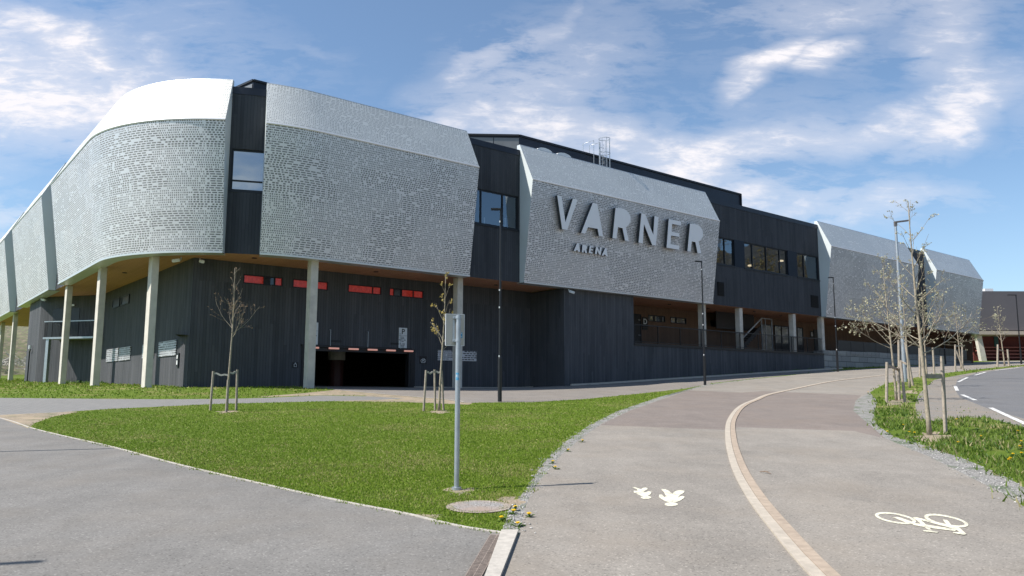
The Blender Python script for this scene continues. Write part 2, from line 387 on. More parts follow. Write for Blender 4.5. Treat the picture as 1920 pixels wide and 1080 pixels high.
def blade_mat(name, ca, cb, cdry, dry=.35):
    m, n, b = custom(name)
    g_ = n.n('ShaderNodeNewGeometry'); rnd = g_.outputs['Random Per Island']
    tc = n.n('ShaderNodeTexCoord').outputs['Object']
    a = n.noise(tc, .55, 6, .65)
    col = n.mix(rnd, ca, cb)
    patch = n.noise(tc, .22, 4, .6); col = n.mix(n.ramp(patch, [(.35, 0), (.7, .5)]), col, (ca[0] * .75, ca[1] * .85, ca[2]))
    dm = n.m('GREATER_THAN', n.m('MULTIPLY_ADD', n.ramp(a, [(.48, 0), (.72, 1)]), dry, n.m('MULTIPLY', n.m('FRACT', n.m('MULTIPLY', rnd, 37.)), .6)), .56)
    n.link(n.mix(dm, col, cdry), b.inputs['Base Color'])
    b.inputs['Roughness'].default_value = .6; b.inputs['Specular IOR Level'].default_value = .25
    tr = n.n('ShaderNodeBsdfTranslucent', i={'Color': n.mix(dm, (.16, .26, .03), cdry)})
    ms = n.n('ShaderNodeMixShader', i={0: .28, 1: b.outputs[0], 2: tr.outputs[0]})
    n.link(ms.outputs[0], [x for x in m.node_tree.nodes if x.type == 'OUTPUT_MATERIAL'][0].inputs[0])
    return m
def brick(name, c1, c2, mortar, w, h, mort=.01, bump=.5, rough=.85, coord='UV', offs=.5):
    m, n, b = custom(name)
    tc = n.n('ShaderNodeTexCoord').outputs[coord]
    t = n.n('ShaderNodeTexBrick', i={'Vector': tc, 'Scale': 1., 'Brick Width': w, 'Row Height': h, 'Mortar Size': mort, 'Color1': tuple(c1) + (1,), 'Color2': tuple(c2) + (1,), 'Mortar': tuple(mortar) + (1,)})
    t.offset = offs
    ob = n.n('ShaderNodeTexCoord').outputs['Object']
    f = n.noise(ob, 6., 6, .65); f2 = n.noise(ob, 40., 4, .7)
    col = n.mix(n.m('MULTIPLY', f, .5), t.outputs['Color'], tuple(v * .55 for v in c1))
    n.link(col, b.inputs['Base Color']); b.inputs['Roughness'].default_value = rough
    bn = n.n('ShaderNodeBump', i={'Strength': bump, 'Distance': .02, 'Height': n.m('SUBTRACT', n.m('ADD', f, n.m('MULTIPLY', f2, .3)), t.outputs['Fac'])}); n.link(bn.outputs[0], b.inputs['Normal'])
    return m
def glass_mat(name, base, gl=.45, tint=(.8, .88, .95), rough=.015):
    m, n, b = custom(name)
    b.inputs['Base Color'].default_value = tuple(base) + (1,); b.inputs['Roughness'].default_value = .3
    tc = n.n('ShaderNodeTexCoord').outputs['Object']
    bn = n.n('ShaderNodeBump', i={'Strength': .03, 'Distance': .05, 'Height': n.noise(tc, .8, 2, .5)})
    g_ = n.n('ShaderNodeBsdfGlossy', i={'Color': tuple(tint) + (1,), 'Roughness': rough}); n.link(bn.outputs[0], g_.inputs['Normal'])
    ms = n.n('ShaderNodeMixShader', i={0: gl, 1: b.outputs[0], 2: g_.outputs[0]})
    n.link(ms.outputs[0], [x for x in m.node_tree.nodes if x.type == 'OUTPUT_MATERIAL'][0].inputs[0])
    return m
M = {}
M['perf'] = perforated('perforated_metal', (.78, .755, .755), (.185, .182, .182), .45, .64)
M['cap'] = perforated('perforated_metal_cap', (.80, .79, .74), (.47, .47, .44), .42, .35, seed=4., flat=True)
M['trim'] = mat('pale_metal_trim', (.72, .73, .74), .4, .6)
M['sheet'] = mat('smooth_metal_sheet', (.64, .69, .70), .38, .12, var=.05, scale=.6)
M['wood'] = wood_boards('charcoal_boards', (.022, .025, .031), (.062, .066, .076))
M['wood_low'] = wood_boards('charcoal_boards_weathered', (.033, .036, .042), (.098, .099, .108))
M['soffit'] = wood_boards('oiled_timber_soffit', (.46, .225, .135), (.60, .31, .20), w=.12, rough=.6, bumpy=.2)
M['brown'] = wood_boards('brown_boards', (.13, .075, .048), (.20, .12, .078), w=.14, rough=.7)
M['roofmetal'] = mat('dark_roof_sheet', (.022, .026, .038), .45, .3, var=.15, scale=1.)
M['infill'] = mat('navy_infill_panel', (.016, .023, .036), .5, spec=.15)
M['roofgrey'] = mat('grey_roof_sheet', (.20, .205, .21), .5, .3, var=.1, scale=1.)
M['concrete'] = mat('cast_concrete', (.56, .52, .46), .85, var=.14, scale=2.2, bump=.25, bscale=25)
M['glass'] = glass_mat('window_glass', (.014, .020, .030), .20, tint=(.75, .87, 1.))
def see_glass(name, gl, tint):
    m = bpy.data.materials.new(name); m.use_nodes = True; n = NT(m.node_tree)
    tr = n.n('ShaderNodeBsdfTransparent', i={'Color': tuple(tint) + (1,)}); g_ = n.n('ShaderNodeBsdfGlossy', i={'Color': (.8, .9, 1., 1), 'Roughness': .012})
    bn = n.n('ShaderNodeBump', i={'Strength': .03, 'Distance': .05, 'Height': n.noise(n.n('ShaderNodeTexCoord').outputs['Object'], .8, 2, .5)}); n.link(bn.outputs[0], g_.inputs['Normal'])
    ms = n.n('ShaderNodeMixShader', i={0: gl, 1: tr.outputs[0], 2: g_.outputs[0]}); n.n('ShaderNodeOutputMaterial', i={0: ms.outputs[0]}); return m
M['glass_clear'] = see_glass('clear_window_glass', .20, (.62, .68, .72))
M['room'] = mat('interior_plaster', (.16, .155, .15), .8)
M['lampwarm'] = mat('warm_lit_lamp', (.8, .7, .5), .5, emit=(1., .76, .48), es=.9)
M['glass_sky'] = glass_mat('reflecting_window_glass', (.014, .020, .030), .38, tint=(.62, .80, .95))
M['glass_dark'] = glass_mat('dark_window_glass', (.01, .012, .015), .06)
M['frame'] = mat('dark_window_frame', (.015, .018, .024), .45, .3)
M['red'] = mat('red_lit_glass', (.42, .04, .03), .12, emit=(.75, .06, .04), es=.10, var=.45, scale=6.)
M['black'] = mat('black_paint', (.012, .012, .014), .45, var=.1)
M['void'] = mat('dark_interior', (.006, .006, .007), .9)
M['lampred'] = mat('orange_lit_tube', (.8, .25, .18), .4, emit=(1., .55, .47), es=.26)
M['white'] = mat('white_panel', (.72, .73, .74), .5, var=.03)
M['galv'] = mat('galvanised_steel', (.42, .45, .48), .42, .65, var=.12, scale=9.)
M['signback'] = mat('bare_aluminium_sign_back', (.46, .44, .39), .5, .35, var=.06, scale=4.)
M['blue'] = mat('blue_sticker', (.03, .22, .42), .4, var=.2, scale=60., col2=(.12, .42, .62))
M['lettering'] = mat('grey_letter_face', (.84, .85, .90), .5, .0, var=.02)
M['letterside'] = mat('dark_letter_side', (.025, .03, .038), .5)
M['stake'] = mat('weathered_stake', (.33, .28, .225), .85, var=.25, scale=12., bump=.4, bscale=50)
M['strap'] = mat('pale_strap', (.42, .40, .36), .8)
M['granite'] = mat('granite_kerb', (.43, .395, .345), .85, var=.16, scale=14., bump=.3, bscale=60)
M['granite_warm'] = mat('warm_granite', (.36, .285, .215), .85, var=.18, scale=10., bump=.3, bscale=60)
M['granite_pale'] = mat('pale_granite', (.42, .365, .295), .85, var=.16, scale=10., bump=.3, bscale=60)
M['paint'] = mat('thermoplastic_marking', (.80, .76, .56), .7, col2=(.62, .59, .47), scale=14.)
def paint(name, c, amt):
    m, n, b = custom(name); tc = n.n('ShaderNodeTexCoord').outputs['Object']
    wear = n.ramp(n.m('ADD', n.m('MULTIPLY', n.noise(tc, 45., 5, .8), .6), n.m('MULTIPLY', n.noise(tc, 6., 4, .6), .4)), [(amt, 1), (amt + .05, 0)])
    n.link(n.mix(n.m('MULTIPLY', wear, .8), n.mix(n.noise(tc, 14., 4, .6), c, tuple(v * .82 for v in c)), (.26, .235, .20)), b.inputs['Base Color']); b.inputs['Roughness'].default_value = .75
    return m
M['paint'] = paint('worn_thermoplastic_marking', (.80, .76, .58), .44)
M['roadwhite'] = paint('worn_white_road_paint', (.75, .75, .73), .46)
M['blackpole'] = mat('black_lamp_pole', (.010, .010, .012), .4, var=.1)
M['barkpale'] = mat('pale_bark', (.30, .255, .19), .85, var=.3, scale=16., bump=.5, bscale=40)
M['barkpink'] = mat('greyish_bark', (.26, .21, .17), .85, var=.3, scale=16., bump=.5, bscale=40)
M['finetwig'] = mat('fine_twigs', (.21, .165, .12), .85)
M['twig'] = mat('brown_twig', (.19, .135, .095), .8)
def budm(nm, a, b_):
    m, n, b = custom(nm); r_ = n.n('ShaderNodeNewGeometry').outputs['Random Per Island']
    n.link(n.mix(r_, a, b_), b.inputs['Base Color']); b.inputs['Roughness'].default_value = .6
    tr = n.n('ShaderNodeBsdfTranslucent', i={'Color': tuple(b_) + (1,)})
    ms = n.n('ShaderNodeMixShader', i={0: .3, 1: b.outputs[0], 2: tr.outputs[0]})
    n.link(ms.outputs[0], [x for x in m.node_tree.nodes if x.type == 'OUTPUT_MATERIAL'][0].inputs[0])
    return m
M['budcream'] = budm('cream_buds', (.30, .29, .15), (.62, .59, .44))
M['budyellow'] = budm('yellow_buds', (.38, .26, .06), (.55, .45, .16))
M['budpink'] = budm('pinkish_buds', (.32, .17, .12), (.42, .30, .17))
M['asphalt_path'] = asphalt('path_asphalt', (.242, .219, .190), .20, .34)
M['asphalt_patch'] = asphalt('newer_path_asphalt', (.196, .166, .146), .12, .25)
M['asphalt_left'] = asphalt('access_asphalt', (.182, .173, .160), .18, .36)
M['asphalt_road'] = asphalt('road_asphalt', (.145, .144, .146), .09, .2)
M['asphalt_drive'] = asphalt('driveway_asphalt', (.205, .185, .165), .12, .25)
M['pavers'] = brick('grey_pavers', (.22, .215, .205), (.27, .26, .245), (.10, .095, .085), .24, .12, .012, .3, coord='Object')
M['stone'] = brick('split_granite_blocks', (.30, .295, .285), (.42, .41, .39), (.07, .07, .07), 1.5, .48, .02, 1.)
M['gravel'] = gravel('edge_gravel', (.19, .18, .165), (.44, .42, .39), 42., green=.75)
M['shoulder'] = gravel('shoulder_gravel', (.20, .18, .155), (.36, .33, .29), 60., dirt=(.24, .20, .16))
M['dirt'] = gravel('dry_dirt', (.27, .215, .15), (.42, .34, .245), 55., green=.6, dirt=(.36, .28, .19))
M['grassg'] = grass_ground('grass_ground', .3); M['groundg'] = grass_ground('verge_ground', .8)
M['bed'] = gravel('dark_soil', (.05, .045, .04), (.12, .11, .10), 30., green=.6)
M['blades'] = blade_mat('lawn_blades', (.145, .210, .014), (.215, .300, .026), (.34, .31, .12), .28)
M['weeds'] = blade_mat('verge_blades', (.075, .125, .014), (.19, .26, .045), (.33, .29, .15), .30)
M['dandy'] = mat('dandelion_yellow', (.85, .60, .01), .6, emit=None)
M['leaf'] = budm('weed_leaf', (.04, .09, .012), (.09, .17, .03))
M['rust'] = mat('rusty_cast_iron', (.23, .185, .155), .85, .0, var=.35, scale=25., bump=.4)
M['manhole'] = gravel('manhole_grit', (.24, .22, .20), (.46, .44, .42), 60., dirt=(.32, .24, .19))
M['facade_grey'] = mat('grey_cladding', (.135, .125, .13), .6, .1, var=.05, scale=.4)
M['redwall'] = wood_boards('red_boards', (.11, .028, .026), (.17, .045, .04), w=.2, rough=.7)
M['darkred'] = mat('dark_red_paint', (.06, .015, .012), .6)
M['redbench'] = mat('pale_red_boards', (.30, .10, .08), .7)
M['hilldark'] = gravel('added_dark_slope', (.05, .048, .045), (.13, .12, .11), .8, green=.3)  # for the added out-of-view slope that dims reflections
M['hill'] = gravel('brushy_hill', (.10, .075, .05), (.25, .19, .13), 1.2, green=.5, dirt=(.09, .12, .03))

# ------------------------------------------------------------------ ground, cut into regions
EXT = dict(
 road=Gs([(1920,785),(1850,765),(1800,745),(1790,730),(1795,712),(1830,700),(1880,692.5),(1920,688)]) + [(56,80),(95,104),(120,60),(60,0),(16,-20),(11,5)],
 gravel_right=Gs([(1915,945),(1880,925),(1800,885),(1740,855),(1690,835),(1640,812),(1610,790),(1600,770),(1605,750),(1630,735),(1645,752),(1638,775),(1648,800),(1675,818),(1735,836),(1812,862),(1874,888),(1930,918)]),
 shoulder=Gs([(1740,722),(1752,712),(1800,703),(1850,694.5),(1920,686.5),(1920,688),(1880,692.5),(1830,700),(1795,712),(1790,730),(1800,745),(1850,765),(1920,785),(1960,797),(1960,812),(1900,796),(1850,783),(1800,783),(1760,790),(1722,786),(1715,762),(1722,740)]),
 kerb_area=[],
)
path_left = [(1480,704),(1400,713),(1330,722),(1290,732),(1250,745),(1180,770),(1130,793),(1085,825),(1050,855),(1025,885),(1000,915),(985,950),(975,998)]
verge_l = [(1920,950),(1880,925),(1800,885),(1740,855),(1690,835),(1640,812),(1610,790),(1600,770),(1605,750),(1640,730),(1660,719),(1740,703),(1850,690.5),(1920,684)]
REG = []   # (name, world polygon), first match wins
REG.append(('road', EXT['road']))
REG.append(('road_shoulder', EXT['shoulder']))
path_poly = [(-1.0, -12), (-.45, 0)] + Gs([(925, 1080)] + [q for q in reversed(path_left)] + [(1545, 696.5), (1620, 691.5), (1700, 687), (1790, 681.5)]) + [(62.5, 99.5), (84, 99.5)] + Gs([q for q in reversed(verge_l)]) + [(5.35, 6), (5.3, 0), (5.6, -12)]
REG.append(('patch', Gs([(1125,797),(1360,806),(1385,801),(1600,808),(1660,822),(1600,770),(1604,752),(1615,741),(1430,733),(1390,736),(1290,732),(1180,770)])))
REG.append(('path', path_poly))
bed = [tuple(W(-6.1, -.05, 0)[:2]), tuple(W(23.3, -.05, 0)[:2])] + [tuple(W(23.3, 1.5, 0)[:2]), tuple(W(10, 1.35, 0)[:2]), tuple(W(2, 1.15, 0)[:2]), tuple(W(-4, .75, 0)[:2]), tuple(W(-6.1, .5, 0)[:2])]
REG.append(('planting_bed', bed))
lawn_top = [(870,755),(1000,754),(1100,748),(1200,738),(1290,728),(1340,718),(1480,703)]
drive = [tuple(W(-21.3, -3.0, 0)[:2])] + Gs([(629,731),(720,739),(836,749)] + lawn_top + [(1545, 696.5)]) + [tuple(W(24.5, 1.2, 0)[:2]), tuple(W(24.5, -.05, 0)[:2]), tuple(W(-6.1, -.05, 0)[:2]), tuple(W(-6.1, -3.0, 0)[:2]), tuple(W(-14.9, -3., 0)[:2]), tuple(W(-14.9, -13.9, 0)[:2]), tuple(W(-21.3, -13.9, 0)[:2])]
REG.append(('driveway', drive))
REG.append(('paver_path', Gs([(-200,744),(0,746),(150,747.5),(300,748.5),(420,748),(500,746),(600,741.5),(690,743),(760,747),(700,750),(600,752.5),(400,757.5),(200,767),(110,773),(0,778),(-200,786)])))
REG.append(('bare_dirt', Gs([(470,745),(560,738),(629,731),(720,739),(836,749),(890,754),(880,759),(760,754),(700,753),(600,752),(690,742),(600,741)])))
REG.append(('bare_dirt', Gs([(0,776),(110,771),(150,772),(100,781),(66,793),(52,803),(0,784),(-60,778)])))
edge_l = [(0,784),(60,803),(130,820),(210,838),(330,870),(480,905),(640,940),(760,963),(850,985),(940,999)]
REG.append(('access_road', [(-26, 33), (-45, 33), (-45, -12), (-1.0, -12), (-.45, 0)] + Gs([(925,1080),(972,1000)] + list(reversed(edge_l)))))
for (ex, ey, rx, ry) in ((866, 921, 36, 8), (425, 772, 20, 3.2), (822, 772, 22, 3.2), (780, 968, 60, 5), (955, 940, 26, 9), (1681, 754, 34, 7), (1700, 735, 22, 4), (1745, 818, 45, 9)):
    rs_ = random.Random(int(ex)); REG.append(('bare_dirt', Gs([(ex + rx * q_ * math.cos(t), ey + ry * q_ * math.sin(t)) for t, q_ in [(t, rs_.choice((.45, .7, 1., 1.2))) for t in np.linspace(0, 2 * math.pi, 22, endpoint=False)]])))
REG.append(('gravel_edge', Gs(path_left + [(972,1000),(940,999),(945,985),(955,955),(980,925),(1003,890),(1025,860),(1060,828),(1105,797),(1160,770),(1237,744),(1322,721),(1400,712)])))
REG.append(('gravel_edge', EXT['gravel_right']))
REG.append(('lawn', Gs([(66,793),(110,778),(150,772),(200,767),(400,757.5),(600,752.5),(700,752),(760,752),(870,755)] + lawn_top[1:] + [(1400,712),(1322,721),(1237,744),(1160,770),(1105,797),(1060,828),(1025,860),(1003,890),(980,925),(955,955),(945,985),(940,999)] + list(reversed(edge_l[1:-1])))))
def inpoly(px, py, poly):
    P = np.array(poly); ins = np.zeros(px.shape, bool)
    x0, y0 = P[-1]
    for x1, y1 in P:
        c = ((y1 > py) != (y0 > py)); d = (x0 - x1) * (py - y1) / ((y0 - y1) if y0 != y1 else 1e-12) + x1
        ins ^= c & (px < d); x0, y0 = x1, y1
    return ins
def classify(x, y):
    cls = np.full(x.shape, -1)
    for i, (nm, poly) in enumerate(REG):
        cls[(cls < 0) & inpoly(x, y, poly)] = i
    return cls
vs = []; es = []
for nm, poly in REG:
    b = len(vs); vs += [Vector(p) for p in poly]; es += [(b + i, b + (i + 1) % len(poly)) for i in range(len(poly))]
r_ = 3.0
while r_ < 190:
    st = 2.2
    for a in np.arange(-52, 52.1, st): vs.append(Vector((r_ * math.sin(R(a)) + random.uniform(-.01, .01), r_ * math.cos(R(a)))))
    r_ *= 1.045
for a in range(0, 360, 12):
    for rr in (420, 900): vs.append(Vector((rr * math.cos(R(a)), rr * math.sin(R(a)))))
for x in np.arange(-44, 44, 6.):
    for y in np.arange(-40, 3, 5.): vs.append(Vector((x + .03, y + .02)))
ov, oe, of, _, _, _ = delaunay_2d_cdt(vs, es, [], 0, 1e-4)
OV = np.array([tuple(v) for v in ov]); OF = np.array([f for f in of if len(f) == 3])
OZ = H(OV[:, 0], OV[:, 1])
cen = OV[OF].mean(1); cls = classify(cen[:, 0], cen[:, 1])
rg = {'road': ('road', M['asphalt_road']), 'road_shoulder': ('road_shoulder', M['shoulder']), 'patch': ('path_resurfaced_patch', M['asphalt_patch']), 'path': ('path', M['asphalt_path']), 'planting_bed': ('planting_bed', M['bed']),
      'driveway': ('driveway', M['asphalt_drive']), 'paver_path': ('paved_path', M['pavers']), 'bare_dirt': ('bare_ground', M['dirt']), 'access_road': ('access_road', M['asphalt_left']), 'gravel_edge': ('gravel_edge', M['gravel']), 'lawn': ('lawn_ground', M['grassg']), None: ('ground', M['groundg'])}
names = [nm for nm, _ in REG] + [None]
for key, (oname, mt) in rg.items():
    ids = [i for i, nm in enumerate(names) if nm == key]; ids = [(-1 if i == len(names) - 1 else i) for i in ids]
    F_ = OF[np.isin(cls, ids)]
    if not len(F_): continue
    uq, inv = np.unique(F_, return_inverse=True); inv = inv.reshape(F_.shape)
    mb = bpy.data.meshes.new(oname); mb.from_pydata([(OV[i, 0], OV[i, 1], OZ[i]) for i in uq], [], [tuple(map(int, f)) for f in inv])
    mb.materials.append(mt); mb.polygons.foreach_set('use_smooth', [True] * len(mb.polygons))
    o = bpy.data.objects.new(oname, mb); COL.objects.link(o)
    tag(o, kind='structure')
if True:  # hillside behind the left wing
    mb = MB(); xs = np.linspace(-160, -20, 50); ys = np.linspace(96, 190, 30)
    zz = np.array([[hz(x, 96) + .02 + (y - 96) * .17 + 1.2 * math.sin(x * .13) * min(1, (y - 96) / 10) + .7 * math.sin(x * .41 + y * .3) * min(1, (y - 96) / 10) for x in xs] for y in ys])
    for j in range(len(ys) - 1):
        for i in range(len(xs) - 1):
            mb.face([(xs[i], ys[j], zz[j, i]), (xs[i + 1], ys[j], zz[j, i + 1]), (xs[i + 1], ys[j + 1], zz[j + 1, i + 1]), (xs[i], ys[j + 1], zz[j + 1, i])])
    tag(mb.build('hillside', M['hill'], smooth=True, merge=True), kind='structure')


# ------------------------------------------------------------------ the arena
ZB, ZR, ZT = 5.907, 11.757, 14.075           # bottom, ridge and top of the panels above eye height
OB, OR, OT = .38, 1.17, 0.                   # how far each stands out from the wall line
RC = 7.12; SL = -22.4 - RC; ARC = RC * math.pi / 2
SR2 = 54.6; RC2 = 2.2
def path(t, o=0.):
    """point of the wall line at arc length t, moved out by o: (s, n, outward s, outward n)"""
    if t > SR2:
        a = min((t - SR2) / RC2, math.pi / 2); e = max(0, t - SR2 - RC2 * math.pi / 2)
        ds, dn = math.sin(a), math.cos(a)
        return SR2 + (RC2 + o) * ds, -RC2 + (RC2 + o) * dn - e
    if t >= -22.4: return t, o
    if t >= -22.4 - ARC:
        a = (-22.4 - t) / RC
        return -22.4 - (RC + o) * math.sin(a), -RC + (RC + o) * math.cos(a)
    return SL - o, -RC - (-22.4 - ARC - t)
def PW(t, o, z): s, n = path(t, o); return W(s, n, z)
def tl(n): return -22.4 - ARC + (n + RC)      # t of a point of the left wing
arena = empty('arena_building', W(0, -5, 0) , 'large dark timber arena with silver perforated panels folded round its upper floor', 'building')
def samples(t0, t1):
    ts = [t0, t1]
    for a, b in ((-22.4 - ARC, -22.4), (SR2, SR2 + RC2 * math.pi / 2)):
        k = 44 if a < 0 else 12
        ts += [a + (b - a) * i / k for i in range(k + 1)]
    return sorted(set(round(t, 4) for t in ts if t0 - 1e-6 <= t <= t1 + 1e-6))
def strip(mb, ts, o0, z0, o1, z1, fold=0.):
    w = math.hypot(o1 - o0, z1 - z0)
    for a, b in zip(ts[:-1], ts[1:]):
        mb.face([PW(a, o0, z0), PW(b, o0, z0), PW(b, o1, z1), PW(a, o1, z1)], uv=[(a, fold), (b, fold), (b, fold + w), (a, fold + w)])
def facade_panel(t0, t1, lab=None):
    ts = samples(t0, t1); p = None
    mb = MB(); strip(mb, ts, OB, ZB, OR, ZR)
    p = mb.build('facade_panel', M['perf'], arena, smooth=True, merge=True)
    if lab: p['label'] = lab
    mb = MB(); strip(mb, ts, OR, ZR, OT, ZT, 10.); mb.build('sloping_cap', M['cap'], p, smooth=True, merge=True)
    mb = MB()
    for t, sgn in ((t0, -1), (t1, 1)):
        pts = [PW(t, -.25, ZB), PW(t, OB, ZB), PW(t, OR, ZR), PW(t, OT, ZT), PW(t, -.25, ZT)]
        mb = MB(); mb.face(pts if sgn > 0 else pts[::-1]); mb.build('end_plate', M['sheet'], p)
    mb = MB()
    e = .035
    strip(mb, ts, OB, ZB - .03, OB + e, ZB - .03); strip(mb, ts, OB + e, ZB - .03, OB + e + .008, ZB + .06)
    strip(mb, ts, OB, ZB - .031, -.25, ZB - .031); mb.build('bottom_trim', M['trim'], p)
    mb = MB(); strip(mb, ts, OR + .012, ZR - .05, OR + e, ZR + .0); strip(mb, ts, OR + e, ZR, OR - .02, ZR + .06); mb.build('ridge_trim', M['trim'], p)
    mb = MB(); strip(mb, ts, OT + .01, ZT - .01, OT + .0, ZT + .012); strip(mb, ts, OT + .0, ZT + .012, OT - .25, ZT + .012); mb.build('top_trim', M['trim'], p)
    return p
pn = [(-60., tl(-39.6), 'far left'), (tl(-34.95), tl(-21.3), ''), (tl(-17.85), -26.2, ''), (-24.70, -13.42, ''), (-9.62, 7.88, ''), (23.17, 39.45, ''), (43.42, 61.5, '')]
pn[0] = (tl(-58), tl(-39.6), '')
for a, b, _ in pn: facade_panel(a, b)
# upper wall: one skin behind the panels, with real openings for the windows
def grid_wall(mb, segs_t, z0, z1, holes, o=0.):
    """wall over t ranges with rectangular holes (t0,t1,z0,z1)"""
    tsx = sorted(set(segs_t + [h[0] for h in holes] + [h[1] for h in holes]))
    zsx = sorted(set([z0, z1] + [h[2] for h in holes] + [h[3] for h in holes]))
    for a, b in zip(tsx[:-1], tsx[1:]):
        for c, d in zip(zsx[:-1], zsx[1:]):
            m_ = ((a + b) / 2, (c + d) / 2)
            if any(h[0] < m_[0] < h[1] and h[2] < m_[1] < h[3] for h in holes): continue
            mb.face([PW(a, o, c), PW(b, o, c), PW(b, o, d), PW(a, o, d)], uv=[(a, c), (b, c), (b, d), (a, d)])
    for h in holes:   # reveals
        for q in (((h[0], h[2]), (h[0], h[3])), ((h[1], h[3]), (h[1], h[2])), ((h[0], h[3]), (h[1], h[3])), ((h[1], h[2]), (h[0], h[2]))):
            (a, c), (b, d) = q
            mb.face([PW(a, o, c), PW(a, o - .3, c), PW(b, o - .3, d), PW(b, o, d)])
ZW0, ZW1 = 5.93, 13.62
win = [(-26.1, -24.55, 8.85, 10.80), (-13.1, -9.72, 8.98, 10.95), (8.6, 11.21, 8.97, 10.97), (12.47, 18.42, 8.97, 10.97), (19.77, 23.10, 8.97, 10.97)]
mb = MB(); grid_wall(mb, samples(tl(-58), 62.), ZW0, ZW1, win)
mb.build('upper_wall', M['wood'], arena)
for (a, b, c, d), muls, tr in zip(win, ([], [-12.36, -10.83], [10.08], [13.59, 15.46, 17.34], [20.88]), (9.33, None, None, None, None)):
    # frame sits in the reveal
    fm = MB(); fw = .07; n0, n1 = -.16, -.06
    ed = [a] + muls + [b]
    for t in ed:
        ta, tb = (t, t + fw) if t == a else ((t - fw, t) if t == b else (t - fw / 2, t + fw / 2))
        fm.boxp(ta, tb, n0, n1, c, d)
    fm.boxp(a + fw, b - fw, n0 + .002, n1 - .002, c, c + fw); fm.boxp(a + fw, b - fw, n0 + .002, n1 - .002, d - fw, d)
    if tr: fm.boxp(a + fw, b - fw, n0 + .002, n1 - .002, tr - .03, tr + .03)
    fm.boxp(a - .06, b + .06, .002, .05, c - .09, c - .002); 
    w_ = fm.build('window', M['frame'], arena)
    for p_, q_ in zip(ed[:-1], ed[1:]):
        g_ = MB(); g_.face([PW(p_ + .035, -.12, c + .07), PW(q_ - .035, -.12, c + .07), PW(q_ - .035, -.12, d - .07), PW(p_ + .035, -.12, d - .07)]); g_.build('pane', M['glass_sky'] if tr else M['glass_clear'], w_)
for a, b in ((11.21, 12.47), (18.42, 19.77)): mb = MB(); mb.boxw(a - .002, b + .002, -.1, .012, 8.94, 11.0); mb.build('window_infill', M['infill'], arena)
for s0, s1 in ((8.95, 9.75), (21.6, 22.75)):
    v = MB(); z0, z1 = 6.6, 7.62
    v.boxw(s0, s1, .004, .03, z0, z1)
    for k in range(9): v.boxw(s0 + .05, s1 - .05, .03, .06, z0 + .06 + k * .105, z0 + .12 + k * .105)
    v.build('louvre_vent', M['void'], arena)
# coping and roof deck
mb = MB(); tsr = samples(tl(-58), 62.)
strip(mb, tsr, .03, ZW1 - .22, .03, ZW1 + .12); strip(mb, tsr, .03, ZW1 + .12, -.35, ZW1 + .14); strip(mb, tsr, -.35, ZW1 + .14, -.35, ZW1 - .1); strip(mb, tsr, 0.001, ZW1 - .22, .03, ZW1 - .22)
mb.build('roof_coping', M['roofmetal'], arena)
def outline(o, t0=tl(-58), t1=62.): return [path(t, o) for t in samples(t0, t1)]
ol = outline(-.02)
def slab(mb, pts, z, up=True):
    from mathutils.geometry import tessellate_polygon
    P = [Vector((p[0], p[1], 0)) for p in pts]
    for tri in tessellate_polygon([P]):
        q = [pts[i] for i in tri]
        ar = (q[1][0] - q[0][0]) * (q[2][1] - q[0][1]) - (q[1][1] - q[0][1]) * (q[2][0] - q[0][0])
        # s,n frame is left handed seen from above
        if (ar > 0) == up: q = q[::-1]
        mb.face([W(a, b, z) for a, b in q], uv=[(a, b) for a, b in q])
foot = ol + [(56.78, -40), (-12, -40), (-12, -58)]
mb = MB(); slab(mb, foot, ZW1 - .1, True); mb.build('roof', M['roofgrey'], arena)
mb = MB(); slab(mb, foot, ZW0 + .008, False); mb.build('soffit', M['soffit'], arena)
# set-back roof storey
def prism(mb, pts, z0, z1):
    for a, b in zip(pts, pts[1:] + pts[:1]): mb.face([W(*a, z0), W(*b, z0), W(*b, z1), W(*a, z1)])
    for tri in range(1, len(pts) - 1): mb.face([W(*pts[0], z1), W(*pts[tri], z1), W(*pts[tri + 1], z1)])
mb = MB(); dl = (-.776 * 0 - 0, 0)
pa = [(14.4, -1.5), (-8.42, -1.5)]
left_end = sn(on_plane(780, 255, np.array([0, 45.6, 0]) + E0, np.array([0., 1., 0])))
pa += [(left_end[0], left_end[1]), (left_end[0] + 3, -14), (14.4, -14)]
prism(mb, pa, ZW1 - .1, 15.23)
ps = mb.build('roof_storey', M['roofmetal'], arena)
mb = MB()
for k in range(4):
    f0, f1 = k / 4 + .004, (k + 1) / 4 - .004
    A = np.array(pa[1]); B = np.array(pa[2]); d = (B - A); nn_ = np.array([d[1], -d[0]]) / np.linalg.norm(d); nn_ = nn_ if (W(*(A + nn_), 0) - W(*A, 0)) @ (E0 - W(*A, 0)) > 0 else -nn_
    a_ = A + d * f0 + nn_ * .02; b_ = A + d * f1 + nn_ * .02
    mb.face([W(*a_, ZW1 + .0), W(*b_, ZW1), W(*b_, 15.1), W(*a_, 15.1)])
mb.build('grey_cladding', M['roofgrey'], ps)
mb = MB()
for a, b in zip(pa, pa[1:] + pa[:1]): mb.bar(W(*a, 15.26), W(*b, 15.26), .16, .12)
for z in (14.2,): mb.boxw(-8.3, 14.3, -1.5, -1.47, z, z + .03)
mb.boxw(14.37, 14.47, -1.6, -1.4, ZW1, 15.3)
mb.build('eave_trim', M['black'], ps)
mb = MB(); pb = [(-14.5, -1.9), (-24.75, -1.9), (-25.9, -7.5), (-14.5, -9)]
prism(mb, pb, ZW1 - .1, 14.62); ps2 = mb.build('roof_storey', M['roofmetal'], arena)
mb = MB()
A = np.array(pb[1]); B = np.array(pb[2]); d = B - A
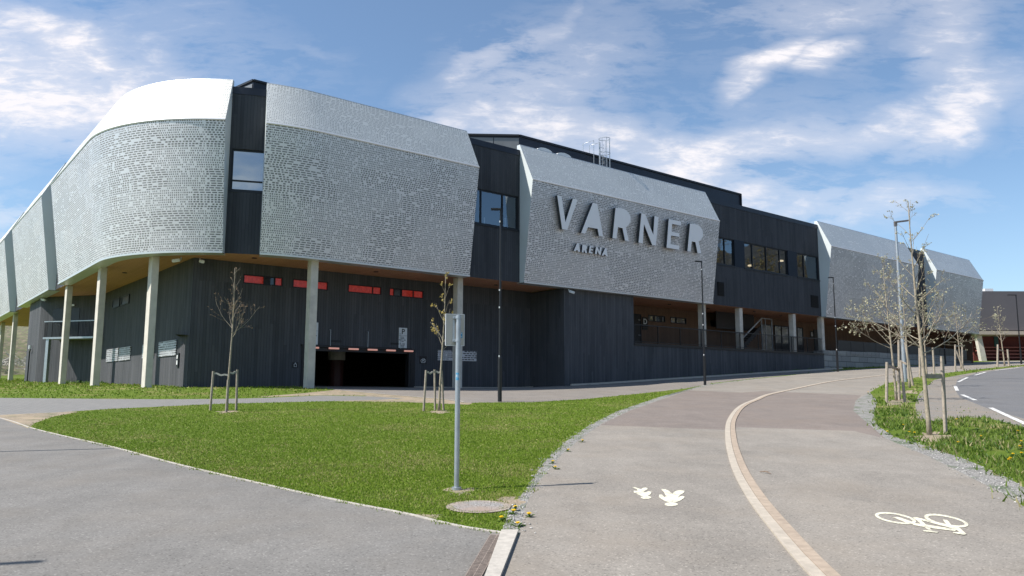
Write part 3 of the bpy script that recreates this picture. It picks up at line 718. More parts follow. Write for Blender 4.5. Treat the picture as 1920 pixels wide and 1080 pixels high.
for k in range(5):
    a_ = A + d * (k / 5 + .01) + np.array([-.03, 0]); b_ = A + d * ((k + 1) / 5 - .01) + np.array([-.03, 0])
    mb.face([W(*a_, ZW1), W(*b_, ZW1), W(*b_, 14.5), W(*a_, 14.5)])
mb.build('grey_cladding', M['roofgrey'], ps2)
mb = MB()
for a, b in zip(pb, pb[1:] + pb[:1]): mb.bar(W(*a, 14.66), W(*b, 14.66), .14, .1)
mb.build('eave_trim', M['black'], ps2)
# lower walls
GF = -3.1
def hplain(mb, a, b, z1, zoff=-.5, dz=None, mat_uv0=0.):
    """lower wall from (s,n) a to b, from under the ground up to z1, split so its foot follows the terrain"""
    k = max(1, int(math.hypot(b[0] - a[0], b[1] - a[1]) / 1.5)); L = math.hypot(b[0] - a[0], b[1] - a[1])
    for i in range(k):
        p = [a[j] + (b[j] - a[j]) * i / k for j in (0, 1)]; q = [a[j] + (b[j] - a[j]) * (i + 1) / k for j in (0, 1)]
        P = W(*p, 0); Q = W(*q, 0)
        zp = hz(P[0], P[1]) - EYE + zoff; zq = hz(Q[0], Q[1]) - EYE + zoff
        u0, u1 = mat_uv0 + L * i / k, mat_uv0 + L * (i + 1) / k
        mb.face([W(*p, zp), W(*q, zq), W(*q, z1), W(*p, z1)], uv=[(u0, zp), (u1, zq), (u1, z1), (u0, z1)])
ZS = ZW0 + .005
C1 = (-26.7, GF); C2 = (-26.7, -22.4); C3 = (-29.5, -26.65); C4 = (-29.5, -31.7)
gl, gr, gt = -21.25, -14.9, 2.02
mb = MB()
hplain(mb, C2, C1, ZS); hplain(mb, C3, C2, ZS, mat_uv0=30); hplain(mb, C4, C3, ZS, mat_uv0=40); hplain(mb, (-12, -31.7), C4, ZS, mat_uv0=50)
holes = [(-24.36, -22.38, 4.93, 5.38), (-21.86, -19.93, 4.93, 5.38), (-18.8, -16.8, 4.93, 5.38), (-16.32, -14.1, 4.93, 5.38)]
hplain(mb, C1, (gl, GF), 4.9)
xs = sorted(set([C1[0], gl, gr, -6.15] + [h for q in holes for h in q[:2]]))
for a, b in zip(xs[:-1], xs[1:]):
    for c, d in ((4.9, 4.93), (4.93, 5.38), (5.38, ZS)):
        if c == 4.93 and any(h[0] - .01 < (a + b) / 2 < h[1] + .01 for h in holes): continue
        mb.face([W(a, GF, c), W(b, GF, c), W(b, GF, d), W(a, GF, d)], uv=[(a, c), (b, c), (b, d), (a, d)])
mb.face([W(gl, GF, gt), W(gr, GF, gt), W(gr, GF, 4.9), W(gl, GF, 4.9)], uv=[(gl, gt), (gr, gt), (gr, 4.9), (gl, 4.9)])
hplain(mb, (gr, GF), (-6.15, GF), 4.9, mat_uv0=.7)
hplain(mb, (-6.15, GF), (-6.15, 0), ZS - .06)
hplain(mb, (-6.15, 0), (-.03, 0), ZS - .06, mat_uv0=5)
hplain(mb, (-.03, 0), (23.2, 0), 2.70, mat_uv0=12)
mb.face([W(-.03, 0, 2.7), W(-.03, -4.2, 2.7), W(-.03, -4.2, ZS), W(-.03, 0, ZS - .06)])
mb.build('lower_wall', M['wood_low'], arena)
mb = MB()
for a, b in ((C2, C1), (C1, (gl, GF)), ((gr, GF), (-6.15, GF)), (C4, C3), ((-6.15, .0), (-.03, .0))):
    pass
# garage
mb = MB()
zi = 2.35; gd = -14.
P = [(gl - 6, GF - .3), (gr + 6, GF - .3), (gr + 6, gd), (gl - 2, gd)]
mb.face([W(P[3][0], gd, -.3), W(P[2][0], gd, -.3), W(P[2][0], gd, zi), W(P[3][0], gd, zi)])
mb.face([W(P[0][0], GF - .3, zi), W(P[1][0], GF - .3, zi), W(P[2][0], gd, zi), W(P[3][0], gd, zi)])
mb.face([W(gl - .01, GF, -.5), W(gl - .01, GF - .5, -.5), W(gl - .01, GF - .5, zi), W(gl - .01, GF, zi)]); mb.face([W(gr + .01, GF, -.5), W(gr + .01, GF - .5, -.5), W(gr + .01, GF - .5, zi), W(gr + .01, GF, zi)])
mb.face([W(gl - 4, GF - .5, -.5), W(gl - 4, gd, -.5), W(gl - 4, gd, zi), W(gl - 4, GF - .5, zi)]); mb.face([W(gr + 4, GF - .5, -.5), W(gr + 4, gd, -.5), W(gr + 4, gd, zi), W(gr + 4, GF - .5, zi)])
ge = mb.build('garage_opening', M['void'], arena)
mb = MB(); mb.boxw(gl, gl + .12, GF - .12, GF + .06, -.4, gt - .001); mb.boxw(gr - .12, gr, GF - .12, GF + .06, -.4, gt - .001); mb.boxw(gl - .05, gr + .05, GF + .002, GF + .09, gt - .02, gt + .09)
mb.boxw(gl + .12, gr - .12, GF - .10, GF - .04, gt - .22, gt - .022)
mb.boxw(gr + .02, gr + .30, GF + .003, GF + .05, -.3, gt + .02)
mb.build('door_frame', M['black'], ge)
mb = MB(); mb.tube([W(-17.4, -7, -.3), W(-17.4, -7, 1.5)], .42, 16); mb.build('garage_column', M['darkred'], ge)
mb = MB(); mb.tube([W(-17.4, -7, 1.5), W(-17.4, -7, 2.3)], .5, 16); mb.build('column_head', M['concrete'], ge)
for k in range(6):
    s_ = -20.95 + k * 1.12
    mb = MB(); a = W(s_, GF + .12, gt - .07); b = W(s_ + .56, GF + .12, gt - .07); mb.tube([a, b], .045, 8); mb.build('clearance_lamp', M['lampred'], ge)
for s_, z in ((-19.78, 2.9), (-17.62, 2.9), (-15.62, 2.9)):
    mb = MB(); mb.tube([W(s_, GF + .16, gt + .05), W(s_, GF + .16, z)], .016, 6); mb.tube([W(s_, GF + .16, z), W(s_, GF, z + .0)], .012, 6); mb.build('hanger_rod', M['galv'], ge)
mb = MB(); mb.boxw(-19.7, -19.1, GF + .005, GF + .03, 2.28, 2.38); mb.build('clearance_plate', M['black'], ge)
mb = MB(); mb.boxw(-16.15, -15.55, GF + .005, GF + .03, 2.28, 2.38); mb.build('clearance_plate', M['black'], ge)
# red ribbon windows
for (a, b, c, d), parts in zip(holes, ([.0, .52, .80, 1], [0, 1], [0, .74, 1], [0, .14, .36, .70, 1])):
    f = MB(); fw = .05
    f.boxw(a, a + fw, GF - .12, GF + .012, c, d); f.boxw(b - fw, b, GF - .12, GF + .012, c, d); f.boxw(a + fw, b - fw, GF - .12, GF + .012, c, c + fw); f.boxw(a + fw, b - fw, GF - .12, GF + .012, d - fw, d)
    for q in parts[1:-1]: s_ = a + (b - a) * q; f.boxw(s_ - .02, s_ + .02, GF - .12, GF + .01, c + fw, d - fw)
    f.boxw(a, b, GF - .6, GF - .5, c, d)
    w_ = f.build('window', M['frame'], arena)
    for i, (q0, q1) in enumerate(zip(parts[:-1], parts[1:])):
        g_ = MB(); s0, s1 = a + (b - a) * q0 + .02, a + (b - a) * q1 - .02
        g_.face([W(s0, GF - .06, c + .04), W(s1, GF - .06, c + .04), W(s1, GF - .06, d - .04), W(s0, GF - .06, d - .04)])
        dark = (len(parts) in (4, 5) and i == 1)
        g_.build('pane', M['glass_dark'] if dark else M['red'], w_)
# small dark windows of the left wing
for n0, n1 in ((-18.9, -17.1), (-16.6, -14.8)):
    f = MB(); s0 = C1[0] - .03
    z0, z1 = 4.75, 5.3
    for q in ((n0, n0 + .08, z0, z1), (n1 - .08, n1, z0, z1), (n0 + .08, n1 - .08, z0, z0 + .06), (n0 + .08, n1 - .08, z1 - .06, z1)): f.boxw(s0 - .03, s0 + .02, q[0], q[1], q[2], q[3])
    w_ = f.build('window', M['frame'], arena)
    g_ = MB(); g_.face([W(s0, n1, z0), W(s0, n0, z0), W(s0, n0, z1), W(s0, n1, z1)]); g_.build('pane', M['glass_dark'], w_)
# concrete columns
def ccol(s, n, ztop, w=.42, zbot=None, d=None):
    P = W(s, n, 0); z0 = (hz(P[0], P[1]) - EYE - .3) if zbot is None else zbot; d = d or w
    mb = MB(); mb.boxw(s - w / 2, s + w / 2, n - d / 2, n + d / 2, z0, ztop)
    return mb.build('concrete_column', M['concrete'], arena, bevel=.012)
for s, n in ((-28.2, -4.0), (-29.3, -9.2), (-29.2, -18.7), (-28.5, -28.8), (-29.25, -41.6), (-28.9, -53.3), (-27.2, -41.6)): ccol(s, n, ZS - .02, w=.30, d=.64)
for s, n in ((-22.1, -.25), (-13.4, -.7)): ccol(s, n, ZS - .02, w=.37, d=.42)
for s in (7.5, 11.95, 19.2, 23.55): ccol(s, -.32, ZS - .02, w=.40, zbot=2.72)
# entrance terrace
mb = MB()
mb.boxw(-.02, 23.19, -4.2, -.002, 2.4, 2.76); mb.boxw(-.03, 23.25, -.10, .05, 2.70, 2.86)
mb.build('terrace_floor', M['black'], arena)
mb = MB()
tw = [(6.09, 8.01, 4.85, 5.33), (8.64, 10.53, 4.85, 5.33), (13.57, 15.59, 4.85, 5.33)]
xs = sorted(set([-.02, 56.5] + [q for h in tw for q in h[:2]])); zs = [2.76, 4.85, 5.33, ZS]
for a, b in zip(xs[:-1], xs[1:]):
    for c, d in zip(zs[:-1], zs[1:]):
        if c == 4.85 and any(h[0] < (a + b) / 2 < h[1] for h in tw): continue
        mb.face([W(a, -4.1, c), W(b, -4.1, c), W(b, -4.1, d), W(a, -4.1, d)], uv=[(a, c), (b, c), (b, d), (a, d)])
mb.face([W(56.5, -4.1, 1.5), W(56.5, -.9, 1.5), W(56.5, -.9, ZS), W(56.5, -4.1, ZS)]); mb.face([W(49.6, -1.2, 1.5), W(56.5, -1.2, 1.5), W(56.5, -1.2, 3.1), W(49.6, -1.2, 3.1)])
mb.build('terrace_wall', M['brown'], arena)
for a, b, c, d in tw:
    f = MB(); N_ = -4.1
    for q in ((a, a + .06, c, d), (b - .06, b, c, d), (a + .06, b - .06, c, c + .06), (a + .06, b - .06, d - .06, d), (a + (b - a) * .36, a + (b - a) * .36 + .05, c + .06, d - .06)): f.boxw(q[0], q[1], N_ - .1, N_ + .02, q[2], q[3])
    w_ = f.build('window', M['frame'], arena)
    g_ = MB(); g_.face([W(a + .05, N_ - .05, c + .05), W(b - .05, N_ - .05, c + .05), W(b - .05, N_ - .05, d - .05), W(a + .05, N_ - .05, d - .05)]); g_.build('pane', M['glass'], w_)
N_ = -4.08
def door(s0, s1, ztop, leaves=1, glassy=True):
    f = MB(); z0 = 2.765
    f.boxw(s0, s0 + .07, N_, N_ + .06, z0, ztop); f.boxw(s1 - .07, s1, N_, N_ + .06, z0, ztop); f.boxw(s0 + .07, s1 - .07, N_, N_ + .06, ztop - .07, ztop)
    for k in range(1, leaves): sm = s0 + (s1 - s0) * k / leaves; f.boxw(sm - .05, sm + .05, N_, N_ + .055, z0, ztop - .07)
    f.boxw(s0 + .07, s1 - .07, N_, N_ + .054, z0, z0 + .2)
    d_ = f.build('door', M['frame'], arena)
    if glassy:
        g_ = MB(); g_.face([W(s0 + .07, N_ + .02, z0 + .2), W(s1 - .07, N_ + .02, z0 + .2), W(s1 - .07, N_ + .02, ztop - .07), W(s0 + .07, N_ + .02, ztop - .07)]); g_.build('pane', M['glass'], d_)
    else:
        g_ = MB(); g_.boxw(s0 + .07, s1 - .07, N_ + .001, N_ + .03, z0 + .2, ztop - .07); g_.build('door_leaf', M['black'], d_)
        h_ = MB(); h_.boxw(s1 - .35, s1 - .14, N_ + .06, N_ + .09, 4.85, 4.89); h_.boxw(s1 - .35, s1 - .14, N_ + .06, N_ + .09, 3.75, 3.79); h_.build('handle', M['galv'], d_)
    return d_
door(4.35, 5.26, 5.3, 1, False)
door(20.6, 22.3, 5.42); door(22.5, 25.9, 5.42, 3); door(26.1, 27.1, 5.42); door(28.95, 29.9, 5.35, 1, False)
# terrace stair
st = MB(); st_a = W(14.2, -2., 3.3); st_b = W(17.6, -2., 5.55)
for k in range(13):
    s_ = 14.3 + k * .26; st.boxw(s_, s_ + .3, -2.9, -2.05, 2.78 + k * .17 - .12, 2.78 + k * .17)
st.bar(W(14.0, -2.03, 2.65), W(17.6, -2.03, 5.0), .05, .28)
sto = st.build('stair', M['black'], arena)
st = MB(); st.bar(W(14.2, -2., 3.5), W(17.5, -2., 5.6), .07, .10); st.boxw(17.4, 17.48, -2.04, -1.96, 2.77, 5.62); st.boxw(18.85, 18.93, -2.04, -1.96, 2.77, 5.62); st.boxw(17.48, 18.85, -2.03, -1.97, 5.56, 5.62); st.boxw(17.95, 18.0, -2.03, -1.97, 2.77, 5.56)
st.build('handrail', M['galv'], sto)
st = MB(); st.boxw(12.8, 17.9, -3.05, -2.98, 4.6, ZS); st.build('stair_screen', M['black'], sto)
# balcony on the left wing
BA = W(-26.7, -22.4, 0); BB = W(-29.5, -26.65, 0); bd = (BB - BA) / np.linalg.norm(BB - BA); bm_ = np.array([bd[1], -bd[0], 0.])
if bm_ @ BA > 0: bm_ = -bm_
def B(b, o, z): return BA + bd * b + bm_ * o + np.array([0, 0, z])
def boxb(mb, b0, b1, o0, o1, z0, z1): mb.hexa([B(b0, o0, z0), B(b0, o1, z0), B(b1, o1, z0), B(b1, o0, z0), B(b0, o0, z1), B(b0, o1, z1), B(b1, o1, z1), B(b1, o0, z1)])
mb = MB(); boxb(mb, -.8, 3.3, 0, 1.25, 3.0, 3.12); bal = mb.build('balcony', M['galv'], arena)
mb = MB()
for k in range(36): b = -.78 + k * .115; boxb(mb, b, b + .02, 1.2, 1.22, 3.12, 4.1)
for k in range(11): boxb(mb, 3.24, 3.26, .05 + k * .11, .07 + k * .11, 3.12, 4.1)
boxb(mb, 2.6, 2.95, 1.21, 1.24, 3.12, 4.12)
mb.build('balusters', M['black'], bal)
mb = MB(); boxb(mb, -.8, 3.3, 1.18, 1.24, 4.1, 4.16); boxb(mb, 3.24, 3.3, 0, 1.18, 4.1, 4.16); mb.build('handrail', M['galv'], bal)
zz = hz(*B(3, 1.1, 0)[:2]) - EYE
mb = MB(); boxb(mb, 2.85, 3.08, 1.0, 1.2, zz - .2, 3.0); mb.build('support_post', M['galv'], bal)
mb = MB(); boxb(mb, 1.72, 3.95, -.02, .03, 3.13, 5.1); dd = mb.build('door', M['black'], arena)
mb = MB(); boxb(mb, 2.8, 2.83, .03, .05, 3.15, 5.0); mb.build('door_joint', M['void'], dd)
mb = MB(); boxb(mb, 2.15, 2.4, .03, .1, 5.25, 5.36); mb.build('wall_light', M['white'], arena)
# soffit downlights
for s, n in ((-27.8, -6.), (-28, -10.5), (-28.2, -15), (-28.4, -34), (-18, -1.6), (-10, -1.7), (-24.5, -1.4), (-3.5, -1.4), (1.5, -2), (6, -2), (10.5, -2), (15, -1.), (20, -1.8)):
    mb = MB(); c = W(s, n, ZS + .003); mb.tube([c, c - np.array([0, 0, .03])], .12, 12); mb.build('downlight', M['black'], arena)

# ---------------------------------------------------------------- walls, railings next to the arena
def z_at(s, n): P = W(s, n, 0); return hz(P[0], P[1]) - EYE
sw = empty('stone_retaining_wall', W(36, -.3, z_at(36, 0)), 'low wall of big split granite blocks below the far terrace', 'wall')
mb = MB()
def wallbox(mb, s0, s1, n0, n1, zt0, zt1, k=12, inset=0):
    for i in range(k):
        a = s0 + (s1 - s0) * i / k; b = s0 + (s1 - s0) * (i + 1) / k; za = zt0 + (zt1 - zt0) * i / k; zb = zt0 + (zt1 - zt0) * (i + 1) / k
        ga, gb = z_at(a, n1) - .4, z_at(b, n1) - .4
        mb.face([W(a, n1, ga), W(b, n1, gb), W(b, n1, zb), W(a, n1, za)]); mb.face([W(a, n1, za), W(b, n1, zb), W(b, n0, zb), W(a, n0, za)])
    mb.face([W(s0, n0, z_at(s0, 0) - .4), W(s0, n1, z_at(s0, 0) - .4), W(s0, n1, zt0), W(s0, n0, zt0)]); mb.face([W(s1, n1, z_at(s1, 0) - .4), W(s1, n0, z_at(s1, 0) - .4), W(s1, n0, zt1), W(s1, n1, zt1)])
wallbox(mb, 23.27, 49.6, -.9, .02, 2.85, 3.0)
mb.build('block_wall', M['stone'], sw)
mb = MB()
k = 18
rr = random.Random(3)
for i in range(k):
    a = 23.24 + (49.65 - 23.24) * i / k; b = 23.24 + (49.65 - 23.24) * (i + 1) / k - .015
    dz = rr.uniform(-.02, .02); zt = 3.0 + (3.2 - 3.0) * i / k
    mb.boxw(a, b, -.93, .05 + rr.uniform(-.02, .03), zt - .18, zt + .13 + dz)
mb.build('cap_stones', M['stone'], sw, bevel=.03)
mb = MB(); mb.boxw(23.25, 56, -4.09, -.92, 2.6, 3.02); tf = mb.build('terrace_paving', M['black'], arena)
def railing(name, s0, s1, n, z0, h, lab, gap=.115, mat_=None, bay=2.3, gr=None, solid=False):
    r_ = empty(name, W((s0 + s1) / 2, n, z0), lab, 'railing', gr)
    nb_ = max(1, round((s1 - s0) / bay)); L = (s1 - s0) / nb_
    for i in range(nb_):
        a = s0 + i * L; mb = MB()
        if solid: mb.boxw(a + .04, a + L - .04, n - .02, n + .02, z0 + .08, z0 + h - .06)
        else:
            q = a + gap
            while q < a + L - .03: mb.boxw(q - .006, q + .006, n - .008, n + .008, z0 + .1, z0 + h - .06); q += gap
            mb.boxw(a + .02, a + L - .02, n - .02, n + .02, z0 + .06, z0 + .1)
        mb.build('baluster_bay' if not solid else 'screen_panel', M['black'], r_)
        mb = MB(); mb.boxw(a - .02, a + .02, n - .03, n + .03, z0, z0 + h - .06); mb.build('post', M['black'], r_)
    mb = MB(); mb.boxw(s0 - .03, s1 + .03, n - .03, n + .03, z0 + h - .059, z0 + h); mb.build('top_rail', M['black'], r_)
railing('terrace_railing', .03, 23.1, -.02, 2.87, 1.2, 'black steel railing of thin upright bars along the timber terrace')
railing('terrace_railing', 27.4, 55, -.98, 3.03, 1.15, 'dark solid railing on the granite wall at the far terrace', solid=True, gap=.1)

# ---------------------------------------------------------------- writing and signs
def text_mesh(name, txt, size, origin, xd, ydv, mat_, parent=None, depth=.01, align='CENTER', bold=.0):
    cu = bpy.data.curves.new(name, 'FONT'); cu.body = txt; cu.size = size; cu.extrude = depth / 2; cu.align_x = align; cu.align_y = 'CENTER'; cu.offset = bold
    to = bpy.data.objects.new(name, cu); COL.objects.link(to)
    me = bpy.data.meshes.new_from_object(to.evaluated_get(bpy.context.evaluated_depsgraph_get()))
    bpy.data.objects.remove(to)
    xd = np.array(xd) / np.linalg.norm(xd); ydv = np.array(ydv) / np.linalg.norm(ydv); zd = np.cross(xd, ydv)
    off = np.array(origin) - (wloc(parent) if parent else 0)
    for v in me.vertices: c = v.co; v.co = Vector(off + xd * c.x + ydv * c.y + zd * c.z)
    me.materials.clear(); me.materials.append(mat_)
    o = bpy.data.objects.new(name, me); COL.objects.link(o)
    if parent: o.parent = parent
    return o
UPZ = np.array([0, 0, 1.])
# big lettering: outlines measured on the panel face, brought to that face and extruded
LP = {  # outlines in the zoomed survey picture, 6.194 px per px, origin 1030,350
 'V': [(92,100),(142,108),(187,415),(275,138),(330,150),(208,503),(150,495)],
 'A': [(505,188),(558,198),(625,580),(577,572),(562,490),(450,470),(417,545),(370,538)],
 'R': [(770,245),(830,248),(862,257),(893,274),(918,298),(935,327),(945,362),(943,392),(934,424),(917,450),(890,470),(925,632),(880,625),(850,482),(798,470),(780,605),(735,597)],
 'N': [(1070,308),(1112,318),(1208,560),(1222,342),(1270,350),(1238,685),(1195,678),(1100,435),(1085,658),(1037,650)],
 'E': [(1388,375),(1532,403),(1528,452),(1427,432),(1420,523),(1512,540),(1507,583),(1415,567),(1408,665),(1512,685),(1507,733),(1362,708)],
 'R2': [(1635,428),(1690,432),(1722,443),(1750,463),(1772,492),(1783,525),(1785,560),(1778,588),(1760,615),(1735,635),(1765,775),(1722,770),(1697,645),(1655,635),(1642,755),(1605,750)]}
LS = {'A': [(322,658),(345,662),(357,757),(335,754),(331,740),(312,737),(306,750),(285,746)], 'R': [(385,676),(415,678),(432,686),(440,702),(438,716),(428,728),(440,772),(419,769),(406,738),(400,736),(398,765),(378,762)],
 'E': [(470,688),(512,694),(510,708),(487,704),(484,724),(508,728),(506,742),(482,738),(479,758),(503,763),(502,777),(457,770)], 'N': [(543,698),(562,701),(582,752),(588,705),(608,708),(597,792),(578,789),(560,738),(552,785),(530,781)],
 'A2': [(650,712),(664,714),(676,808),(656,805),(652,790),(636,788),(628,802),(610,797)]}
pt0 = W(0, OB, ZB); pdir = np.array(W(0, OR, ZR)) - pt0; pnv = np.cross(ub, pdir / np.linalg.norm(pdir)); pnv = pnv if pnv @ nb > 0 else -pnv
def letters(name, dct, depth, stand, label):
    grp = None; allp = []
    for k, pts in dct.items():
        front = [on_plane(1030 + x / 6.194, 350 + y / 6.194, pt0 + pnv * (stand + depth), pnv) for x, y in pts]
        allp.append(front)
    c = np.mean([q for f in allp for q in f], axis=0)
    root = empty(name, c, label, 'lettering')
    for front in allp:
        mb = MB(); from_t = [Vector((float(q @ ub), float(q @ (pdir / np.linalg.norm(pdir))), 0)) for q in front]
        from mathutils.geometry import tessellate_polygon
        for tri in tessellate_polygon([from_t]): mb.face([front[i] for i in tri])
        lt = mb.build('letter', M['lettering'], root)
        mb = MB(); back = [q - pnv * depth for q in front]; f2 = [q - pnv * .006 for q in front]
        for i in range(len(front)):
            j = (i + 1) % len(front); mb.face([front[i], front[j], f2[j], f2[i]]) if False else None
            mb.face([f2[i], f2[j], back[j], back[i]])
        e_ = mb.build('letter_return', M['letterside'], lt)
        mb = MB()
        for i in range(len(front)):
            j = (i + 1) % len(front); mb.face([front[i], front[j], f2[j], f2[i]])
        mb.build('face_edge', M['lettering'], lt)
    return root
letters('building_lettering', LP, .20, .10, 'big grey capital letters standing off the perforated panel')
letters('building_lettering', LS, .12, .07, 'small row of five grey capital letters below the big name letters')

def parking_sign(s0, s1, z0, z1, lab):
    r_ = empty('parking_sign', W((s0 + s1) / 2, GF + .02, z0), lab, 'sign', 'parking signs over the garage opening')
    mb = MB(); mb.boxw(s0, s1, GF + .005, GF + .04, z0, z1); mb.build('sign_plate', M['white'], r_)
    w_ = s1 - s0; h_ = z1 - z0
    text_mesh('letter_mark', 'P', h_ * .36, W((s0 + s1) / 2, GF + .046, z1 - h_ * .195), ub, UPZ, M['black'], r_, .004, bold=.006)
    mb = MB(); mb.boxw(s0, s1, GF + .041, GF + .044, z1 - h_ * .385, z1 - h_ * .375)
    rr = random.Random(int(s0 * 10)); 
    for zf, segs in ((.45, [.22]), (.52, [.24]), (.59, [.28, .18]), (.66, [.16]), (.78, [.14, .2]), (.85, [.28]), (.92, [.2])):
        tot = sum(segs) + .05 * (len(segs) - 1); x = (s0 + s1) / 2 - tot * w_
        for g in segs:
            L = g * w_ * 2 - .02; n_ = max(2, int(L / .035))
            for i in range(n_): mb.boxw(x + i * .035, x + i * .035 + .022, GF + .041, GF + .044, z1 - h_ * zf - .018 - rr.uniform(0, .008), z1 - h_ * zf + .018 + rr.uniform(0, .012))
            x += L + .07 * w_
    mb.build('small_print', M['black'], r_)
parking_sign(-15.66, -15.15, 2.08, 3.22, 'white parking sign fixed right of the garage opening')
parking_sign(-20.98, -20.42, 2.1, 3.24, 'white parking sign half hidden behind the concrete column')
def entrance_sign(ch, s0, s1, z0, z1, lab):
    r_ = empty('entrance_sign', W((s0 + s1) / 2, -4.05, z0), lab, 'sign', 'lettered entrance signs')
    mb = MB(); mb.boxw(s0, s1, -4.07, -4.03, z0, z1); mb.build('sign_plate', M['black'], r_)
    text_mesh('letter_mark', ch, (z1 - z0) * .78, W((s0 + s1) / 2, -4.022, z0 + (z1 - z0) * .52), ub, UPZ, M['white'], r_, .006, bold=.008)
entrance_sign('D', 5.38, 5.98, 4.4, 5.12, 'black sign plate with a white letter D beside the first terrace door')
entrance_sign('B', 28.3, 28.86, 4.52, 5.2, 'black sign plate with a white letter B near the terrace end')
mb = MB(); mb.boxw(5.4, 5.96, -4.08, -4.04, 4.2, 4.36)
o = mb.build('small_plate', M['black']); tag(o, 'small dark plate under the letter D sign', 'plate')
# bicycle plaque
r_ = empty('bicycle_plaque', W(-14.06, GF + .02, 1.3), 'small black plaque with a white bicycle right of the garage', 'sign')
mb = MB(); mb.boxw(-14.28, -13.84, GF + .005, GF + .03, 1.27, 1.70); mb.build('sign_plate', M['black'], r_)
mb = MB()
def ringstrip(mb, cf, r0, r1, k=20):
    for i in range(k):
        a, b = 2 * math.pi * i / k, 2 * math.pi * (i + 1) / k
        mb.face([cf(r0, a), cf(r1, a), cf(r1, b), cf(r0, b)])
for cs in (-14.16, -13.96): ringstrip(mb, lambda r, a: W(cs + r * math.cos(a), GF + .034, 1.45 + r * math.sin(a)), .055, .075)
for a, b in (((-14.16, 1.45), (-14.09, 1.56)), ((-14.09, 1.56), (-13.99, 1.56)), ((-13.99, 1.58), (-13.96, 1.45)), ((-14.16, 1.45), (-14.05, 1.45)), ((-14.05, 1.45), (-13.99, 1.56)), ((-14.10, 1.59), (-14.05, 1.45))):
    mb.bar(W(a[0], GF + .034, a[1]), W(b[0], GF + .034, b[1]), .012, .012)
mb.boxw(-14.2, -13.92, GF + .031, GF + .036, 1.33, 1.35)
mb.build('bicycle_symbol', M['white'], r_)
mb = MB(); mb.boxw(-21.72, -21.42, GF + .005, GF + .03, .92, 1.2); sb = mb.build('small_plaque', M['black']); tag(sb, 'small plaque with a white square left of the garage', 'sign')
mb = MB()
for q in ((-21.64, -21.50, .97, .985), (-21.64, -21.50, 1.10, 1.115), (-21.64, -21.625, .985, 1.10), (-21.515, -21.50, .985, 1.10), (-21.6, -21.54, 1.13, 1.17)): mb.boxw(q[0], q[1], GF + .031, GF + .035, q[2], q[3])
mb.build('symbol', M['white'], sb)
# wall plates of perforated metal
def wall_plate(fn, lab, z0, z1):
    mb = MB(); fn(mb, z0, z1); o = mb.build('perforated_wall_plate', M['perfplate']); tag(o, lab, 'wall panel', 'perforated plates on the lower walls'); return o
M['perfplate'] = perforated('perforated_plate', (.62, .62, .64), (.05, .05, .055), .45, .5, pitch=.115, seed=9.)
wall_plate(lambda mb, a, b: mb.boxw(-13.1, -10.38, GF + .01, GF + .05, a, b), 'pale perforated plate on the shaded wall behind the second column', 1.5, 2.08)
S1 = C1[0]
wall_plate(lambda mb, a, b: mb.boxw(S1 - .05, S1 - .01, -19.6, -16.6, a, b), 'sunlit perforated plate farthest left on the left wing', 1.46, 2.22)
wall_plate(lambda mb, a, b: mb.boxw(S1 - .05, S1 - .01, -16.4, -13.7, a, b), 'sunlit perforated plate second from the left on the left wing', 1.46, 2.22)
wall_plate(lambda mb, a, b: mb.boxw(S1 - .05, S1 - .01, -11.1, -8.9, a, b), 'perforated plate mostly behind the tall column nearest the corner', 1.46, 2.2)
wall_plate(lambda mb, a, b: mb.boxw(S1 - .05, S1 - .01, -8.0, -5.0, a, b), 'sunlit perforated plate next to the dark corner of the left wing', 1.46, 2.2)
mb = MB(); mb.boxw(S1 - .06, S1 - .01, -4.75, -4.45, .9, 1.55); o = mb.build('wall_fitting', M['black']); tag(o, 'narrow black wall fitting near the dark corner', 'wall fitting')
mb = MB(); mb.boxw(S1 - .08, S1 - .061, -4.68, -4.52, 1.0, 1.2); mb.boxw(S1 - .08, S1 - .061, -4.68, -4.52, 1.28, 1.45); mb.build('pale_label', M['white'], o)
# cameras
def cctv(loc, d, lab, grp='security cameras under the soffit'):
    loc = np.array(loc); d = np.array(d, float); d /= np.linalg.norm(d)
    r_ = empty('security_camera', loc, lab, 'camera', grp)
    mb = MB(); mb.tube([loc + np.array([0, 0, .12]), loc], .03, 8); mb.tube([loc, loc + d * .1], .025, 8); mb.build('bracket', M['galv'], r_)
    x = np.cross(d, UPZ); x /= np.linalg.norm(x); y = np.cross(x, d)
    mb = MB(); mb.box(loc + d * .22, (.07, .17, .07), np.array([x, d, y]).T); mb.build('housing', M['white'], r_, bevel=.02)
cctv(W(-26.55, -2.7, 5.75), -nb * -.3 + np.array([.6, -.6, -.3]), 'pale security camera at the dark front corner, right one')
cctv(W(-27.3, -3.0, 5.75), np.array([-1, -.2, -.2]), 'pale security camera at the dark front corner, left one')
cctv(W(-29.6, -26.2, 5.75), np.array([1, -.3, -.2]), 'security camera high on the far corner of the left wing')
cctv(W(-6.0, .25, 5.72), np.array([.9, -.5, -.4]), 'white security camera above the inner wall corner by the lettering panel')
# drain pipe with lamp on far left wall
r_ = empty('wall_pipe', W(-29.6, -29.3, z_at(-29.6, -29.3)), 'black upright pipe with a small white lamp on the left wing', 'pipe')
zg = z_at(-29.6, -29.3)
mb = MB(); mb.tube([W(-29.62, -29.3, zg - .1), W(-29.62, -29.3, zg + 2.1)], .045, 8); mb.tube([W(-29.62, -29.3, zg + 2.1), W(-29.62, -28.9, zg + 2.2)], .04, 8); mb.build('pipe', M['black'], r_)
mb = MB(); mb.tube([W(-29.66, -28.95, zg + 2.25), W(-29.66, -28.95, zg + 2.5)], .09, 10); mb.build('lamp', M['white'], r_)
